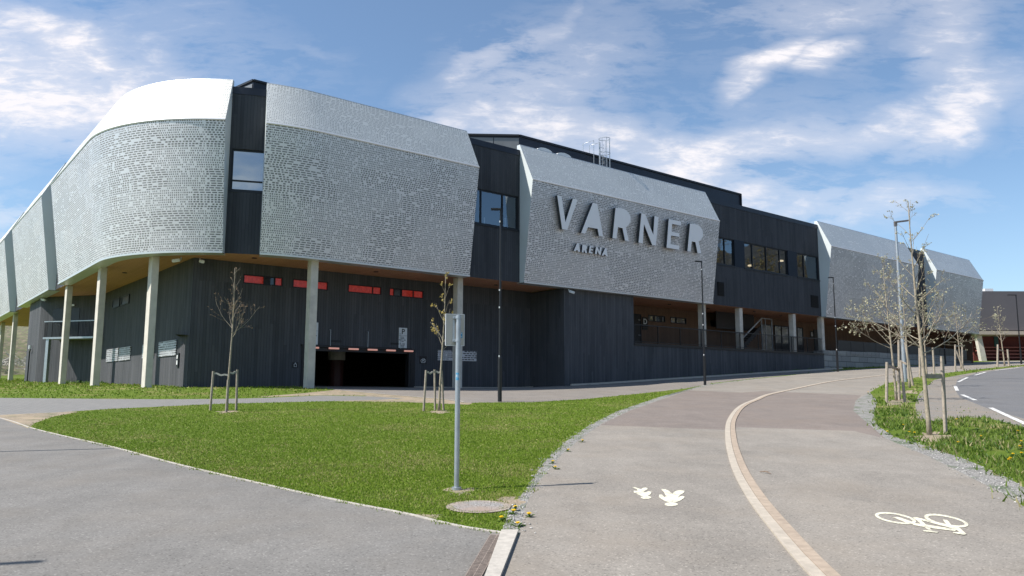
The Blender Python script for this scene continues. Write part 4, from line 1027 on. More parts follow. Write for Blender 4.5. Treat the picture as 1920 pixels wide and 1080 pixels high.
# roof ladder with cage
lad = empty('roof_ladder', W(-1.6, -.6, ZW1), 'galvanised roof ladder with safety cage standing above the lettering panel', 'ladder')
mb = MB()
for (s, n) in ((-1.75, -1.2), (-1.35, -1.2)):
    mb.tube([W(s, n, ZW1 + .1), W(s, n, 16.1)], .02, 6)
for k in range(8): mb.tube([W(-1.75, -1.2, ZW1 + .3 + k * .27), W(-1.35, -1.2, ZW1 + .3 + k * .27)], .015, 6)
mb.build('ladder_rails', M['galv'], lad)
for k, z in enumerate((15.35, 16.35)):
    mb = MB(); c = [W(-1.55 + .36 * math.cos(a), -.95 + .38 * math.sin(a), z) for a in np.linspace(0, 2 * math.pi, 21)]; mb.tube(c, .02, 5, cap=False); mb.build('cage_hoop', M['galv'], lad)
mb = MB()
for a in np.linspace(-.5, math.pi + .5, 6): mb.tube([W(-1.55 + .36 * math.cos(a), -.95 + .38 * math.sin(a), 14.3), W(-1.55 + .36 * math.cos(a), -.95 + .38 * math.sin(a), 16.35)], .018, 5)
mb.build('cage_bars', M['galv'], lad)
for s in (-2.75, -2.15):
    mb = MB(); mb.tube([W(s, -1.75, ZW1 + .1), W(s, -1.75, 15.95), W(s + .1, -1.35, 16.0), W(s + .35, -1.1, 16.1), W(s + .35, -1.1, ZW1 + .1)], .02, 6); mb.build('guard_rail', M['galv'], lad)
mb = MB(); mb.boxw(-1.9, -1.1, -1.3, -.5, ZW1 + .55, ZW1 + .68); mb.build('landing', M['galv'], lad)
# skylights on the roof
def skylight(s, lab):
    r_ = empty('rooflight', W(s, -1.0, ZW1), lab, 'rooflight', 'domed rooflights')
    mb = MB(); mb.boxw(s - .6, s + .6, -1.4, -.5, ZW1, 14.27); mb.build('upstand', M['galv'], r_)
    mb = MB()
    for i in range(8):
        a, b = math.pi * i / 8, math.pi * (i + 1) / 8
        p = lambda t, n: W(s - .6 * math.cos(t), n, 14.28 + .20 * math.sin(t))
        mb.face([p(a, -.5), p(b, -.5), p(b, -1.4), p(a, -1.4)]); mb.face([p(a, -.5), W(s, -.5, 14.28), p(b, -.5)])
    mb.build('dome', M['white'], r_, smooth=False)
skylight(-5.6, 'pale domed rooflight above the lettering panel, larger in view')
skylight(-7.2, 'half hidden rooflight left of the other dome')

# ---------------------------------------------------------------- far building
FB = 100.
fb = empty('far_building', (72, FB, hz(72, FB)), 'plain grey box building on red lower walls at the far right', 'building')
mb = MB(); zt = 12.55 + EYE; zm = 6.95 + EYE; x0, x1 = 60.2, 98
mb.box(((x0 + x1) / 2, FB + 12, (zt + zm + .5) / 2), ((x1 - x0) / 2, 12, (zt - zm - .5) / 2)); mb.build('upper_cladding', M['facade_grey'], fb)
mb = MB(); mb.box(((x0 + x1) / 2 - .2, FB + 11.6, zm + .25 - .12), ((x1 - x0) / 2 + .5, 12.4, .22)); mb.build('fascia', M['granite_pale'], fb)
mb = MB(); g0 = hz(65, FB) - .8
mb.box(((x0 + x1) / 2 + 1, FB + 14, (g0 + zm) / 2 - .1), ((x1 - x0) / 2, 11, (zm - g0) / 2)); mb.build('red_wall', M['redwall'], fb)
for x in (60.6, 69.2):
    mb = MB(); mb.hexa([(x - .1, FB, g0), (x + .6, FB, g0), (x + .6, FB + .6, g0), (x - .1, FB + .6, g0), (x - .6, FB, zm - .1), (x + .0, FB, zm - .1), (x + .0, FB + .6, zm - .1), (x - .6, FB + .6, zm - .1)]); mb.build('leaning_pier', M['concrete'], fb)
for i in range(4):
    mb = MB(); mb.box((64.6, FB + 2.2 - i * .25, g0 + 2.6 - i * .45), (3.6, .22, .07)); mb.build('bleacher_step', M['redbench'], fb)
mb = MB(); mb.box((72.5, FB + 1.6, g0 + 2.2), (3.0, .06, 1.1)); mb.build('red_screen', M['redbench'], fb)
mb = MB(); mb.box((64.3, FB + 2.95, g0 + 3.3), (.28, .04, .9)); mb.build('green_door', mat('green_door', (.03, .10, .10), .5), fb)
for x in (62.6, 73.4):
    mb = MB(); mb.box((x, FB + 1.5, zt + .15), (.55, .6, .3)); mb.build('roof_vent', M['white'], fb)

# ---------------------------------------------------------------- lamps
def lamp(px, py, h, lab, rot=0.0, arm=.34):
    g = G(px, py)
    r_ = empty('lamp_post', g, lab, 'street lamp', 'black lamp posts')
    r_.rotation_euler = (0, 0, 0)
    mb = MB(); mb.tube([g - UPZ * .2, g + UPZ * 1.55, g + UPZ * 1.6], [.075, .075, .055], 12); mb.build('base_tube', M['blackpole'], r_, smooth=False)
    mb = MB(); mb.tube([g + UPZ * 1.6, g + UPZ * h], [.05, .032], 10); mb.build('pole', M['blackpole'], r_)
    d = np.array([math.cos(rot), math.sin(rot), 0])
    mb = MB(); mb.box(g + UPZ * (h - .02) + d * arm * .5, (arm * .55, .09, .03), np.array([d, np.cross(UPZ, d), UPZ]).T); mb.build('lamp_head', M['blackpole'], r_, bevel=.01)
    for z in (1.62, h * .48, h * .57, h * .93):
        mb = MB(); mb.box(g + UPZ * z + np.array([-.03, -.045, 0]), (.022, .02, .03)); mb.build('pale_clip', M['white'], r_)
    return r_
lamp(937, 753, 7.05, 'tallest black lamp post standing at the lawn edge before the dark wall', math.pi)
lamp(1322, 722, 6.75, 'black lamp post in front of the right end of the lettering panel', math.pi)
lamp(1571, 697, 6.95, 'black lamp post in front of the near end of the granite wall', math.pi)
lamp(1773, 683, 7.3, 'black lamp post half hidden behind the tree crowns at right', math.pi)
gg = np.array([52.4, 79.5, hz(52.4, 79.5)])
pr = ray(1914, 668); pr = pr / pr[1] * 77; gg = np.array([pr[0], pr[1], hz(pr[0], pr[1])])
r_ = empty('lamp_post', gg, 'black lamp post at the far right before the grey building', 'street lamp', 'black lamp posts')
mb = MB(); mb.tube([gg - UPZ * .2, gg + UPZ * 1.6], .09, 10); mb.build('base_tube', M['blackpole'], r_)
mb = MB(); mb.tube([gg + UPZ * 1.6, gg + UPZ * 6.9], [.06, .045], 8); mb.build('pole', M['blackpole'], r_)
mb = MB(); mb.box(gg + UPZ * 6.88 + np.array([-.4, 0, 0]), (.42, .09, .035)); mb.build('lamp_head', M['blackpole'], r_)
g = G(1697, 716)
r_ = empty('road_lamp', g, 'tall galvanised road lamp with a flat head rising among the trees', 'street lamp')
mb = MB(); mb.tube([g - UPZ * .2, g + UPZ * 8.6], [.115, .06], 12); mb.build('pole', M['galv'], r_)
mb = MB(); mb.bar(g + UPZ * 8.62 + np.array([-.05, 0, 0]), g + UPZ * 8.72 + np.array([.72, 0, 0]), .2, .07); mb.bar(g + UPZ * 8.4, g + UPZ * 8.66, .12, .14); mb.build('lamp_head', M['facade_grey'], r_)
def offlamp(tip, h, lab):
    t = G(*tip); sh = -SUN / SUN.z * h; b = np.array([t[0] - sh.x, t[1] - sh.y, 0]); b[2] = hz(b[0], b[1])
    r_ = empty('lamp_post', b, lab, 'street lamp', 'lamp posts beyond the left edge')
    mb = MB(); mb.tube([b - UPZ * .2, b + UPZ * h], .045, 8); mb.build('pole', M['blackpole'], r_)
offlamp((213, 841), 6.2, 'slim lamp post just left of the view casting a thin shadow on the access road')
offlamp((88, 1052), 6.2, 'slim post near the lower left corner outside the view')

# ---------------------------------------------------------------- foreground sign seen from behind
g = G(856, 918)
sg = empty('road_sign', g, 'small rectangular road sign seen from behind on a galvanised pole', 'sign')
hs = 2.13
mb = MB(); mb.tube([g - UPZ * .15, g + UPZ * (hs - .02)], .031, 20); mb.build('pole', M['galv'], sg, smooth=False)
mb = MB(); mb.tube([g - UPZ * .02, g + UPZ * .03], .06, 16); mb.build('base_collar', M['galv'], sg)
yaw = .32; sx = np.array([math.cos(yaw), math.sin(yaw), 0]); sy = np.array([-math.sin(yaw), math.cos(yaw), 0])
cc = g + UPZ * (hs - .20) + sy * .055 + sx * -.03
mb = MB(); mb.box(cc, (.118, .004, .195), np.array([sx, sy, UPZ]).T)
pl = mb.build('sign_plate', M['signback'], sg, bevel=.0015)
mb = MB()
for e in (-1, 1): mb.box(cc + sx * .118 * e, (.003, .009, .195), np.array([sx, sy, UPZ]).T)
for e in (-1, 1): mb.box(cc + UPZ * .195 * e, (.118, .009, .003), np.array([sx, sy, UPZ]).T)
mb.build('plate_rim', M['white'], pl)
mb = MB(); mb.box(cc + sx * .077 - sy * .0065 - UPZ * .065, (.018, .001, .035), np.array([sx, sy, UPZ]).T); st_ = mb.build('sticker', M['blue'], sg)
mb = MB()
for q in ((.077, -.042, .010, .003), (.070, -.056, .003, .014), (.077, -.083, .008, .003)): mb.box(cc + sx * q[0] - sy * .0085 + UPZ * (q[1]), (q[2], .0008, q[3]), np.array([sx, sy, UPZ]).T)
mb.build('sticker_mark', M['white'], st_)
for dz in (.05, .335):
    mb = MB(); mb.tube([g + UPZ * (hs - dz - .014), g + UPZ * (hs - dz + .014)], .037, 20); mb.box(g + UPZ * (hs - dz) + np.array([-.045, .0, 0]), (.022, .016, .016)); mb.box(g + UPZ * (hs - dz) + np.array([-.062, -.01, 0]), (.008, .02, .009)); mb.box(g + UPZ * (hs - dz) + sy * .042, (.03, .012, .012)); mb.build('clamp', M['galv'], sg)
mb = MB(); mb.box(cc - sy * .012 - sx * .02, (.012, .008, .16), np.array([sx, sy, UPZ]).T); mb.build('back_rail', M['galv'], sg)
mb = MB()
for i in range(10):
    a0, a1 = -2.3 + i * .13, -2.3 + (i + 1) * .13; f = lambda a, z: g + np.array([.0318 * math.cos(a), .0318 * math.sin(a), z])
    mb.face([f(a0, 1.31), f(a1, 1.31), f(a1, 1.40), f(a0, 1.40)])
stk = mb.build('sticker', M['blue'], sg)
mb = MB()
for i in range(10):
    if i in (2, 5, 8): continue
    a0, a1 = -2.3 + i * .13, -2.3 + (i + .8) * .13; f = lambda a, z: g + np.array([.0324 * math.cos(a), .0324 * math.sin(a), z]); zz = 1.345 + .012 * math.sin(i * 2.)
    mb.face([f(a0, zz), f(a1, zz), f(a1, zz + .022), f(a0, zz + .022)])
mb.build('sticker_mark', M['white'], stk)

# ---------------------------------------------------------------- kerbs, drain, manhole, markings
def sheet(poly_world, dz=.006, n_sub=1):
    pts = [np.array([p[0], p[1], hz(p[0], p[1]) + dz]) for p in poly_world]; return pts
def stripmesh(L, Rr, dz, th=None):
    mb = MB()
    for i in range(len(L) - 1):
        a, b, c, d = [np.array([p[0], p[1], hz(p[0], p[1]) + dz]) for p in (L[i], Rr[i], Rr[i + 1], L[i + 1])]
        mb.face([a, b, c, d])
        if th:
            lo = np.array([0, 0, th]); mb.face([a - lo, a, d, d - lo]); mb.face([b, b - lo, c - lo, c])
    if th:
        for i in (0, len(L) - 1): a, b = [np.array([p[0], p[1], hz(p[0], p[1]) + dz]) for p in (L[i], Rr[i])]; mb.face([a, b, b - lo, a - lo])
    return mb
def resample(P, step):
    P = [np.array(p[:2]) for p in P]; d = [0]
    # catmull-rom then even spacing
    Q = []
    for i in range(len(P) - 1):
        p0 = P[max(i - 1, 0)]; p1 = P[i]; p2 = P[i + 1]; p3 = P[min(i + 2, len(P) - 1)]
        for t in np.linspace(0, 1, 12, endpoint=False): Q.append(.5 * ((2 * p1) + (-p0 + p2) * t + (2 * p0 - 5 * p1 + 4 * p2 - p3) * t * t + (-p0 + 3 * p1 - 3 * p2 + p3) * t ** 3))
    Q.append(P[-1]); Q = np.array(Q); d = np.r_[0, np.cumsum(np.linalg.norm(np.diff(Q, axis=0), axis=1))]
    tt = np.linspace(0, d[-1], max(2, int(d[-1] / step)))
    return np.c_[np.interp(tt, d, Q[:, 0]), np.interp(tt, d, Q[:, 1])]
def offset(C, w):
    T = np.gradient(C, axis=0); T /= np.linalg.norm(T, axis=1)[:, None] + 1e-9
    return C + np.c_[-T[:, 1], T[:, 0]] * w
mid = [(2.05, 2.), (2.12, 4.)] + Gs([(1548,1080),(1482,1010),(1417,930),(1384,870),(1371,820),(1373,787),(1391,763),(1418,750),(1455,737),(1550,717),(1620,708),(1700,699),(1850,687.5),(1900,684)])
C_ = resample(mid, .45)
dvd = empty('path_divider', (C_[20][0], C_[20][1], hz(*C_[20])), 'curved two tone granite strip dividing the footpath from the cycle path', 'kerb strip')
stripmesh(offset(C_, .115), offset(C_, .010), .016, .05).build('pale_kerb_row', M['granite_pale'], dvd)
stripmesh(offset(C_, .004), offset(C_, -.098), .016, .05).build('brown_kerb_row', M['granite_warm'], dvd)
# kerb along the access road
el = Gs([(-120,760),(0,784),(60,803),(130,820),(210,838),(330,870),(480,905),(640,940),(760,963),(850,985),(940,999)])
C_ = resample(el, .4)
o = stripmesh(offset(C_, .025), offset(C_, -.015), .008, .06).build('lawn_kerb', M['granite'])
tag(o, 'thin pale kerb between the access road and the lawn', 'kerb')
a0, a1 = G(940, 999), G(972, 999); b0, b1 = G(911, 1080), G(941, 1080)
ext = lambda p, q, t: p + (q - p) * t
mb = stripmesh([ext(a0, b0, t)[:2] for t in np.linspace(0, 3.0, 14)], [ext(a1, b1, t)[:2] for t in np.linspace(0, 3.0, 14)], .03, .08)
o = mb.build('path_kerb', M['granite']); tag(o, 'wide pale granite kerb between the drain grate and the footpath', 'kerb')
q = [G(*p)[:2] for p in ((919,1004),(946,1004),(905,1080),(873,1080))]
gro = empty('drain_grate', (q[0][0], q[0][1], hz(*q[0])), 'rusty slotted drain grate set along the wide kerb', 'drain')
L_ = [ext(q[0], q[3], t) for t in np.linspace(0, 2.2, 100)]; R_ = [ext(q[1], q[2], t) for t in np.linspace(0, 2.2, 100)]
stripmesh(L_[::10] + [L_[-1]], R_[::10] + [R_[-1]], .005).build('channel', M['void'], gro)
mb = MB()
for i in range(0, 99, 1):
    for f0, f1 in ((.06, .48), (.54, .95)):
        P_ = [L_[i] + (R_[i] - L_[i]) * f0, L_[i] + (R_[i] - L_[i]) * f1, None, None]; dv = (L_[i + 1] - L_[i]) * .6; P_[2] = P_[1] + dv; P_[3] = P_[0] + dv
        mb.face([np.array([p[0], p[1], hz(*p) + .010]) for p in P_])
mb.build('grate_bars', M['rust'], gro)
mb = MB()
for f0, f1 in ((0, .06), (.48, .54), (.95, 1)):
    m2 = stripmesh([l + (r - l) * f0 for l, r in zip(L_[::5], R_[::5])], [l + (r - l) * f1 for l, r in zip(L_[::5], R_[::5])], .011)
    for f in m2.f: mb.face([m2.v[i] for i in f])
mb.build('grate_rim', M['rust'], gro)
# building side kerb of the driveway and bed edging
C_ = resample([tuple(W(-6.1, .5, 0)[:2]), tuple(W(-4, .75, 0)[:2]), tuple(W(2, 1.15, 0)[:2]), tuple(W(10, 1.35, 0)[:2]), tuple(W(23.3, 1.5, 0)[:2])], .8)
o = stripmesh(offset(C_, .08), offset(C_, -.08), .10, .15).build('driveway_kerb', M['granite']); tag(o, 'granite kerb along the planting bed under the timber plinth', 'kerb')
C_ = resample([tuple(W(-14.8, GF + .35, 0)[:2]), tuple(W(-6.3, GF + .35, 0)[:2])], .8)
o = stripmesh(offset(C_, .06), offset(C_, -.06), .05, .1).build('wall_edging', M['granite']); tag(o, 'low edging stones at the foot of the dark wall behind the second column', 'kerb')
C_ = resample(Gs([(629,731),(720,739),(836,749),(870,754)]), .6)
o = stripmesh(offset(C_, .05), offset(C_, -.05), .012).build('driveway_edge_line', M['granite']); tag(o, 'thin pale edging line where the driveway meets the dry grass', 'kerb')
# manhole
c = G(897, 951); mh = empty('manhole_cover', c, 'round gritty manhole cover sunk in the grass near the sign pole', 'manhole')
def disc(r0, r1, dz, k=40):
    mb = MB()
    for i in range(k):
        a, b = 2 * math.pi * i / k, 2 * math.pi * (i + 1) / k
        P = [(c[0] + r * math.cos(t), c[1] + r * math.sin(t)) for r, t in ((r0, a), (r1, a), (r1, b), (r0, b))]
        if r0 == 0: P = P[1:]
        mb.face([np.array([p[0], p[1], hz(*p) + dz]) for p in P])
    return mb
disc(0, .275, .012).build('lid', M['manhole'], mh); m_ = disc(.275, .345, .010); m_.build('ring', mat('reddish_ring', (.30, .25, .205), .95, var=.45, scale=12., bump=.4), mh)
# symbols painted on the path
def zpts(pts, sc, ox, oy): return [G(ox + x / sc, oy + y / sc) for x, y in pts]
def fill(mb, P, dz=.007):
    from mathutils.geometry import tessellate_polygon
    P = [np.array([p[0], p[1], hz(p[0], p[1]) + .002 + dz * .28]) for p in P]
    for tri in tessellate_polygon([[Vector((p[0], p[1], 0)) for p in P]]):
        t = [P[i] for i in tri]
        if np.cross(t[1] - t[0], t[2] - t[0])[2] < 0: t = t[::-1]
        mb.face(t)
def ell(cx, cy, rx, ry, k=24): return [(cx + rx * math.cos(2 * math.pi * i / k), cy + ry * math.sin(2 * math.pi * i / k)) for i in range(k)]
pd = empty('pedestrian_marking', G(1232, 932), 'white painted adult and child walking symbols on the footpath', 'road marking')
for nm, body, head in (('adult_symbol', [(502,497),(530,496),(556,508),(578,527),(592,514),(612,504),(642,502),(662,508),(655,520),(630,535),(612,556),(628,546),(645,542),(662,546),(655,558),(630,573),(602,585),(560,585),(530,577),(505,562),(487,548),(490,533),(508,533),(528,551),(534,540),(522,515)], (571, 598, 45, 13)),
                       ('child_symbol', [(308,484),(325,482),(345,489),(366,496),(382,487),(400,485),(413,490),(408,499),(390,508),(386,515),(403,517),(415,510),(438,512),(432,530),(408,544),(370,542),(345,530),(318,518),(318,506),(345,508),(340,496)], (400, 552, 35, 10))):
    mb = MB(); fill(mb, zpts(body, 3.6, 1100, 780)); fill(mb, zpts(ell(*head), 3.6, 1100, 780)); mb.build(nm, M['paint'], pd)
bk = empty('bicycle_marking', G(1727, 980), 'white painted bicycle symbol on the cycle path', 'road marking')
def ringpx(mb, o, i_, sc=4.5, ox=1500, oy=840):
    def el2(cx, cy, rx, ry, tilt, k=40): return [(cx + rx * math.cos(t) * math.cos(tilt) - ry * math.sin(t) * math.sin(tilt), cy + rx * math.cos(t) * math.sin(tilt) + ry * math.sin(t) * math.cos(tilt)) for t in np.linspace(0, 2 * math.pi, k, endpoint=False)]
    A = zpts(el2(*o), sc, ox, oy); Bq = zpts(el2(*i_), sc, ox, oy)
    for k in range(len(A)):
        j = (k + 1) % len(A); mb.face([np.array([p[0], p[1], hz(p[0], p[1]) + .0038]) for p in (A[k], Bq[k], Bq[j], A[j])][::-1])
mb = MB(); ringpx(mb, (806, 595, 176, 42, .17), (806, 595, 146, 29, .17)); mb.build('wheel_symbol', M['paint'], bk)
mb = MB(); ringpx(mb, (1234, 615, 190, 44, .20), (1236, 615, 156, 30, .20)); mb.build('wheel_symbol', M['paint'], bk)
mb = MB()
for poly, dz in (([(945,592),(985,588),(1320,672),(1360,700),(1330,700),(1290,684)], .010), ([(940,640),(985,640),(1320,690),(1310,705),(1100,680),(960,655)], .0125), ([(780,588),(830,585),(985,640),(940,648)], .0095), ([(955,592),(1000,592),(1120,705),(1168,712),(1160,720),(1045,708),(1040,698),(1085,700)], .0145),
             ([(1205,608),(1245,612),(1290,672),(1250,668)], .0085), ([(1290,668),(1335,668),(1405,733),(1385,739),(1295,724),(1290,714),(1345,716)], .0165), ([(820,596),(860,600),(950,640),(905,642)], .0075)):
    fill(mb, zpts(poly, 4.5, 1500, 840), dz)
mb.build('frame_symbol', M['paint'], bk)
# dashed edge line of the road
for i, (a, b) in enumerate((((1926,797),(1857,765)),((1829,751),(1804,740.5)),((1795,733),(1791,724)),((1797,716.5),(1814,708)),((1828,704),(1848,698)),((1866,695),(1912,689.5)))):
    A, B2 = G(*a)[:2], G(*b)[:2]; C_ = np.array([ext(A, B2, t) for t in np.linspace(0, 1, 8)])
    o = stripmesh(offset(C_, .07), offset(C_, -.07), .012).build('edge_line_dash', M['roadwhite'])
    tag(o, ['nearest white dash of the road edge line at the right frame edge', 'white road dash, second from the near end of the edge line', 'short white road dash at the sharpest point of the bend', 'white road dash just past the bend', 'white road dash second from the far end', 'farthest white dash of the road edge line'][i], 'road marking', 'white dashes along the road bend')
# twig
a, b = G(1425, 886), G(1446, 890)
mb = MB(); mb.tube([a + UPZ * .012, (a + b) / 2 + UPZ * .03 + np.array([0, .01, 0]), b + UPZ * .012], [.006, .009, .004], 6); mb.tube([(a + b) / 2 + UPZ * .03, (a + b) / 2 + np.array([.05, -.02, .035])], [.005, .002], 5)
o = mb.build('twig', M['twig']); tag(o, 'brown dead twig lying on the cycle path beside the divider', 'twig')

# ---------------------------------------------------------------- trees
def grow(rnd, p, d, L, r, depth, out, buds, cfg):
    """one branch: list of points; recursion adds side twigs"""
    k = max(3, int(L / cfg['seg'])); pts = [np.array(p)]; d = np.array(d, float); d /= np.linalg.norm(d)
    for i in range(k):
        d = d + np.array([rnd.gauss(0, cfg['wig']), rnd.gauss(0, cfg['wig']), rnd.gauss(0, cfg['wig'] * .6) + cfg['up']]); d /= np.linalg.norm(d)
        pts.append(pts[-1] + d * L / k)
    rad = [r * (1 - .75 * i / k) for i in range(k + 1)]
    out.append((pts, rad, depth))
    if depth < cfg['maxd']:
        n = max(2, int(L * cfg['dens'][depth]))
        for j in range(n):
            f = rnd.uniform(.22, .97); i = min(int(f * k), k - 1); q = pts[i] + (pts[i + 1] - pts[i]) * (f * k - i)
            ax = pts[i + 1] - pts[i]; ax /= np.linalg.norm(ax)
            rv = np.array([rnd.gauss(0, 1) for _ in range(3)]); rv -= ax * (rv @ ax); rv /= np.linalg.norm(rv)
            a = rnd.uniform(*cfg['ang']); nd = ax * math.cos(a) + rv * math.sin(a)
            grow(rnd, q, nd, L * rnd.uniform(.28, .5) * (1.15 - .5 * f), max(r * (1 - .7 * f) * .52, cfg.get('rmin', .0026)), depth + 1, out, buds, cfg)
    if depth >= 1:
        n = int(L * cfg['bud']) + (rnd.random() < (L * cfg['bud']) % 1)
        for j in range(n):
            f = rnd.uniform(.2, 1); i = min(int(f * k), k - 1); buds.append(pts[i] + (pts[i + 1] - pts[i]) * (f * k - i))
        if rnd.random() < cfg['tip']: buds.append(pts[-1])
def tree(px, py, h, lab, seed, bark, bud, lean=(0, 0), first=.42, nb_=14, L0=(1.2, .45), r0=.055, cfg=None, fixed=(), tang=(.7, 1.1), grp='young street trees', bsz=.022, world=None, scale=1.):
    rnd = random.Random(seed); g = G(px, py) if world is None else np.array(world)
    c = dict(seg=.16, wig=.09, up=.04, maxd=3, dens=(5.5, 6.5, 4), ang=(.5, 1.0), bud=5., tip=.8); c.update(cfg or {})
    t = empty('young_tree', g, lab, 'tree', grp)
    k = 14; tp = []
    for i in range(k + 1):
        f = i / k; tp.append(g + np.array([lean[0] * f + .03 * math.sin(f * 5 + seed) * f, lean[1] * f + .03 * math.cos(f * 4 + seed) * f, h * f]))
    tr = [r0 * (1 - .93 * (i / k) ** .85) + .003 for i in range(k + 1)]; tr[0] *= 1.15
    mb = MB(); tp[0] = tp[0] - UPZ * .1; mb.tube(tp, tr, 10); 
    out = []; buds = []
    def at(f): i = min(int(f * k), k - 1); return tp[i] + (tp[i + 1] - tp[i]) * (f * k - i), tr[i]
    for (f, ang, el, L) in fixed:
        p, rr = at(f); d = np.array([math.cos(ang) * math.cos(el), math.sin(ang) * math.cos(el), math.sin(el)]); grow(rnd, p, d, L, rr * .42, 0, out, buds, c)
    for j in range(nb_):
        f = first + (1 - first) * ((j + rnd.random() * .7) / nb_) * .97; p, rr = at(f); ang = j * 2.4 + rnd.uniform(-.4, .4)
        ff = (f - first) / (1 - first); L = (L0[0] + (L0[1] - L0[0]) * ff) * rnd.uniform(.75, 1.15); el = math.pi / 2 - rnd.uniform(*tang) * (1 - .35 * ff)
        d = np.array([math.cos(ang) * math.cos(el), math.sin(ang) * math.cos(el), math.sin(el)]); grow(rnd, p, d, L, max(rr * .40, .005 * c.get('rk', 1)), 0, out, buds, c)
    for pts, rad, dp in out:
        if dp == 0: mb.tube(pts, [max(x, .003) for x in rad], 6, cap=False)
    mb.build('trunk', M[bark], t, smooth=True)
    tm = MB()
    for pts, rad, dp in out:
        if dp > 0: tm.tube(pts, [max(x, c.get('rmin', .0024) * .8) for x in rad], 4 if dp > 1 else 5, cap=False)
    tw_ = tm.build('crown', M[bark if dp < 0 else 'twig'] if bark != 'barkpale' else M['finetwig'], t)
    bb = MB()
    for q in buds:
        for _ in range(2 if c['tip'] < .95 else 3):
            a = np.array([rnd.gauss(0, 1) for _ in range(3)]); a /= np.linalg.norm(a); b = np.cross(a, [rnd.gauss(0, 1) for _ in range(3)]); b /= np.linalg.norm(b)
            s = bsz * rnd.uniform(.6, 1.5); q2 = q + np.array([rnd.gauss(0, .008) for _ in range(3)])
            bb.face([q2 - a * s, q2 + b * s * .5, q2 + a * s, q2 - b * s * .5])
    o_ = bb.build('buds', M[bud], tw_) if bb.f else None
    if o_ is not None: o_['kind'] = 'stuff'
    return t, len(out), len(buds)
def support(px, py, stakes, h, lab, straps, grp='wooden tree stakes', slat=False, ri=.035):
    g = G(px, py); r_ = empty('tree_support', g, lab, 'tree stakes', grp); tops = []
    for (x, y, tx, ty) in stakes:
        b = G(x, y); dpt = b[1]; q = ray(tx, ty); q = q / q[1] * dpt + E0
        mb = MB(); mb.tube([b - UPZ * .1, q], [ri, ri * .95], 10); mb.build('stake', M['stake'], r_); tops.append(q)
    for (i, j, sag) in straps:
        a = tops[i]; b = tops[j] if isinstance(j, int) else np.array([g[0], g[1], a[2] + j])
        drop = UPZ * (.06 if not slat else .1); m_ = (a + b) / 2 - UPZ * sag
        mb = MB()
        if slat and not isinstance(j, int): a = np.array([a[0], a[1], a[2] + j]); drop = UPZ * 0
        if slat: drop = drop + UPZ * sag
        if slat: mb.bar(a - drop, b - drop, .025, .09)
        else:
            P = [a - drop, (a - drop) * .5 + m_ * .5 - UPZ * sag * .2, m_ - drop, (b - drop) * .5 + m_ * .5 - UPZ * sag * .2, b - drop]
            for u_, v_ in zip(P[:-1], P[1:]): mb.bar(u_, v_, .012, .05)
        mb.build('strap' if not slat else 'slat', M['strap'] if not slat else M['stake'], r_)
    return r_
tree(425, 770, 4.25, 'bare young tree with pinkish twigs on the left lawn', 5, 'barkpale', 'budpink', lean=(.06, 0), first=.50, nb_=12, L0=(.85, .28), r0=.038, tang=(.32, .62), grp=None, bsz=.014,
     cfg=dict(wig=.14, up=.07, dens=(5.5, 5.5, 3), bud=5., maxd=2, tip=.5, ang=(.4, .8)), fixed=((.50, .1, .75, .95), (.53, .25, .5, 1.15), (.57, 2.9, .75, 1.1), (.60, -1.2, .9, .9)))
support(425, 770, [(394,770,400,696),(443,769,445,693),(424,773,428,712)], 1.2, 'three short stakes with white straps round the left lawn tree', [(0, -.06, .03), (1, -.06, .03)], grp=None)
tree(823, 770, 4.1, 'young tree with yellow buds standing beside the road sign pole', 11, 'barkpale', 'budyellow', lean=(.15, 0), first=.46, nb_=12, L0=(.80, .22), r0=.042, tang=(.4, .75), grp=None, bsz=.032,
     cfg=dict(dens=(4.5, 4.5, 3), bud=2.0, maxd=2, tip=.96, ang=(.4, .8)), fixed=((.44, .3, .6, .6), (.47, 2.9, .9, .8), (.52, 2.7, .7, .7)))
support(823, 770, [(794,771,799,694),(831,768,823,694),(818,771,815,694)] and [(794,771,799,694),(832,769,828,695),(816,769,815,693)], 1.2, 'three short stakes with white straps round the tree by the sign pole', [(0, 2, .05), (2, 1, .02)], grp=None)
rk = dict(dens=(6.0, 6.5, 4), bud=2.8, maxd=3, tip=.8, ang=(.45, 1.0), up=.05)
tree(1743, 815, 4.85, 'nearest and tallest budding tree on the right verge', 21, 'barkpale', 'budcream', lean=(-.15, 0), first=.36, nb_=18, L0=(1.1, .45), r0=.048, tang=(.65, 1.15), cfg=rk, fixed=((.34, .15, .28, 1.75), (.36, 2.9, .75, 1.5), (.38, .3, .85, 1.3), (.37, 3.0, .3, 1.3), (.42, -1.5, .5, 1.2)), bsz=.016, grp='young trees in buds along the right verge')
support(1743, 815, [(1773,813,1766,668)], 1.7, 'tall single stake tied by a slat to the nearest verge tree', [(0, -.42, 0)], slat=True, ri=.04)
tree(1681, 751, 5.1, 'second nearest budding tree left of the tall road lamp', 33, 'barkpale', 'budcream', lean=(-.2, 0), first=.38, nb_=18, L0=(1.3, .45), r0=.048, tang=(.6, 1.1), cfg=dict(rk, dens=(5.5, 5.5, 3)), fixed=((.36, 2.95, .45, 2.2), (.40, .3, .7, 1.4), (.38, 2.8, .9, 1.8)), bsz=.028, grp='young trees in buds along the right verge')
support(1681, 751, [(1662,755,1663,679),(1686,750,1684,688),(1697,754,1689,678)], 1.3, 'three weathered stakes round the second nearest verge tree', [(1, 2, 0), (0, 1, 0)], slat=True, ri=.05)
tree(1706, 727, 4.9, 'budding tree just right of the tall road lamp', 37, 'barkpale', 'budcream', lean=(-.1, 0), first=.36, nb_=14, L0=(1.5, .5), r0=.052, tang=(.6, 1.1), cfg=dict(rk, dens=(4.5, 4.5, 3), bud=4., maxd=2), bsz=.036, grp='young trees in buds along the right verge')
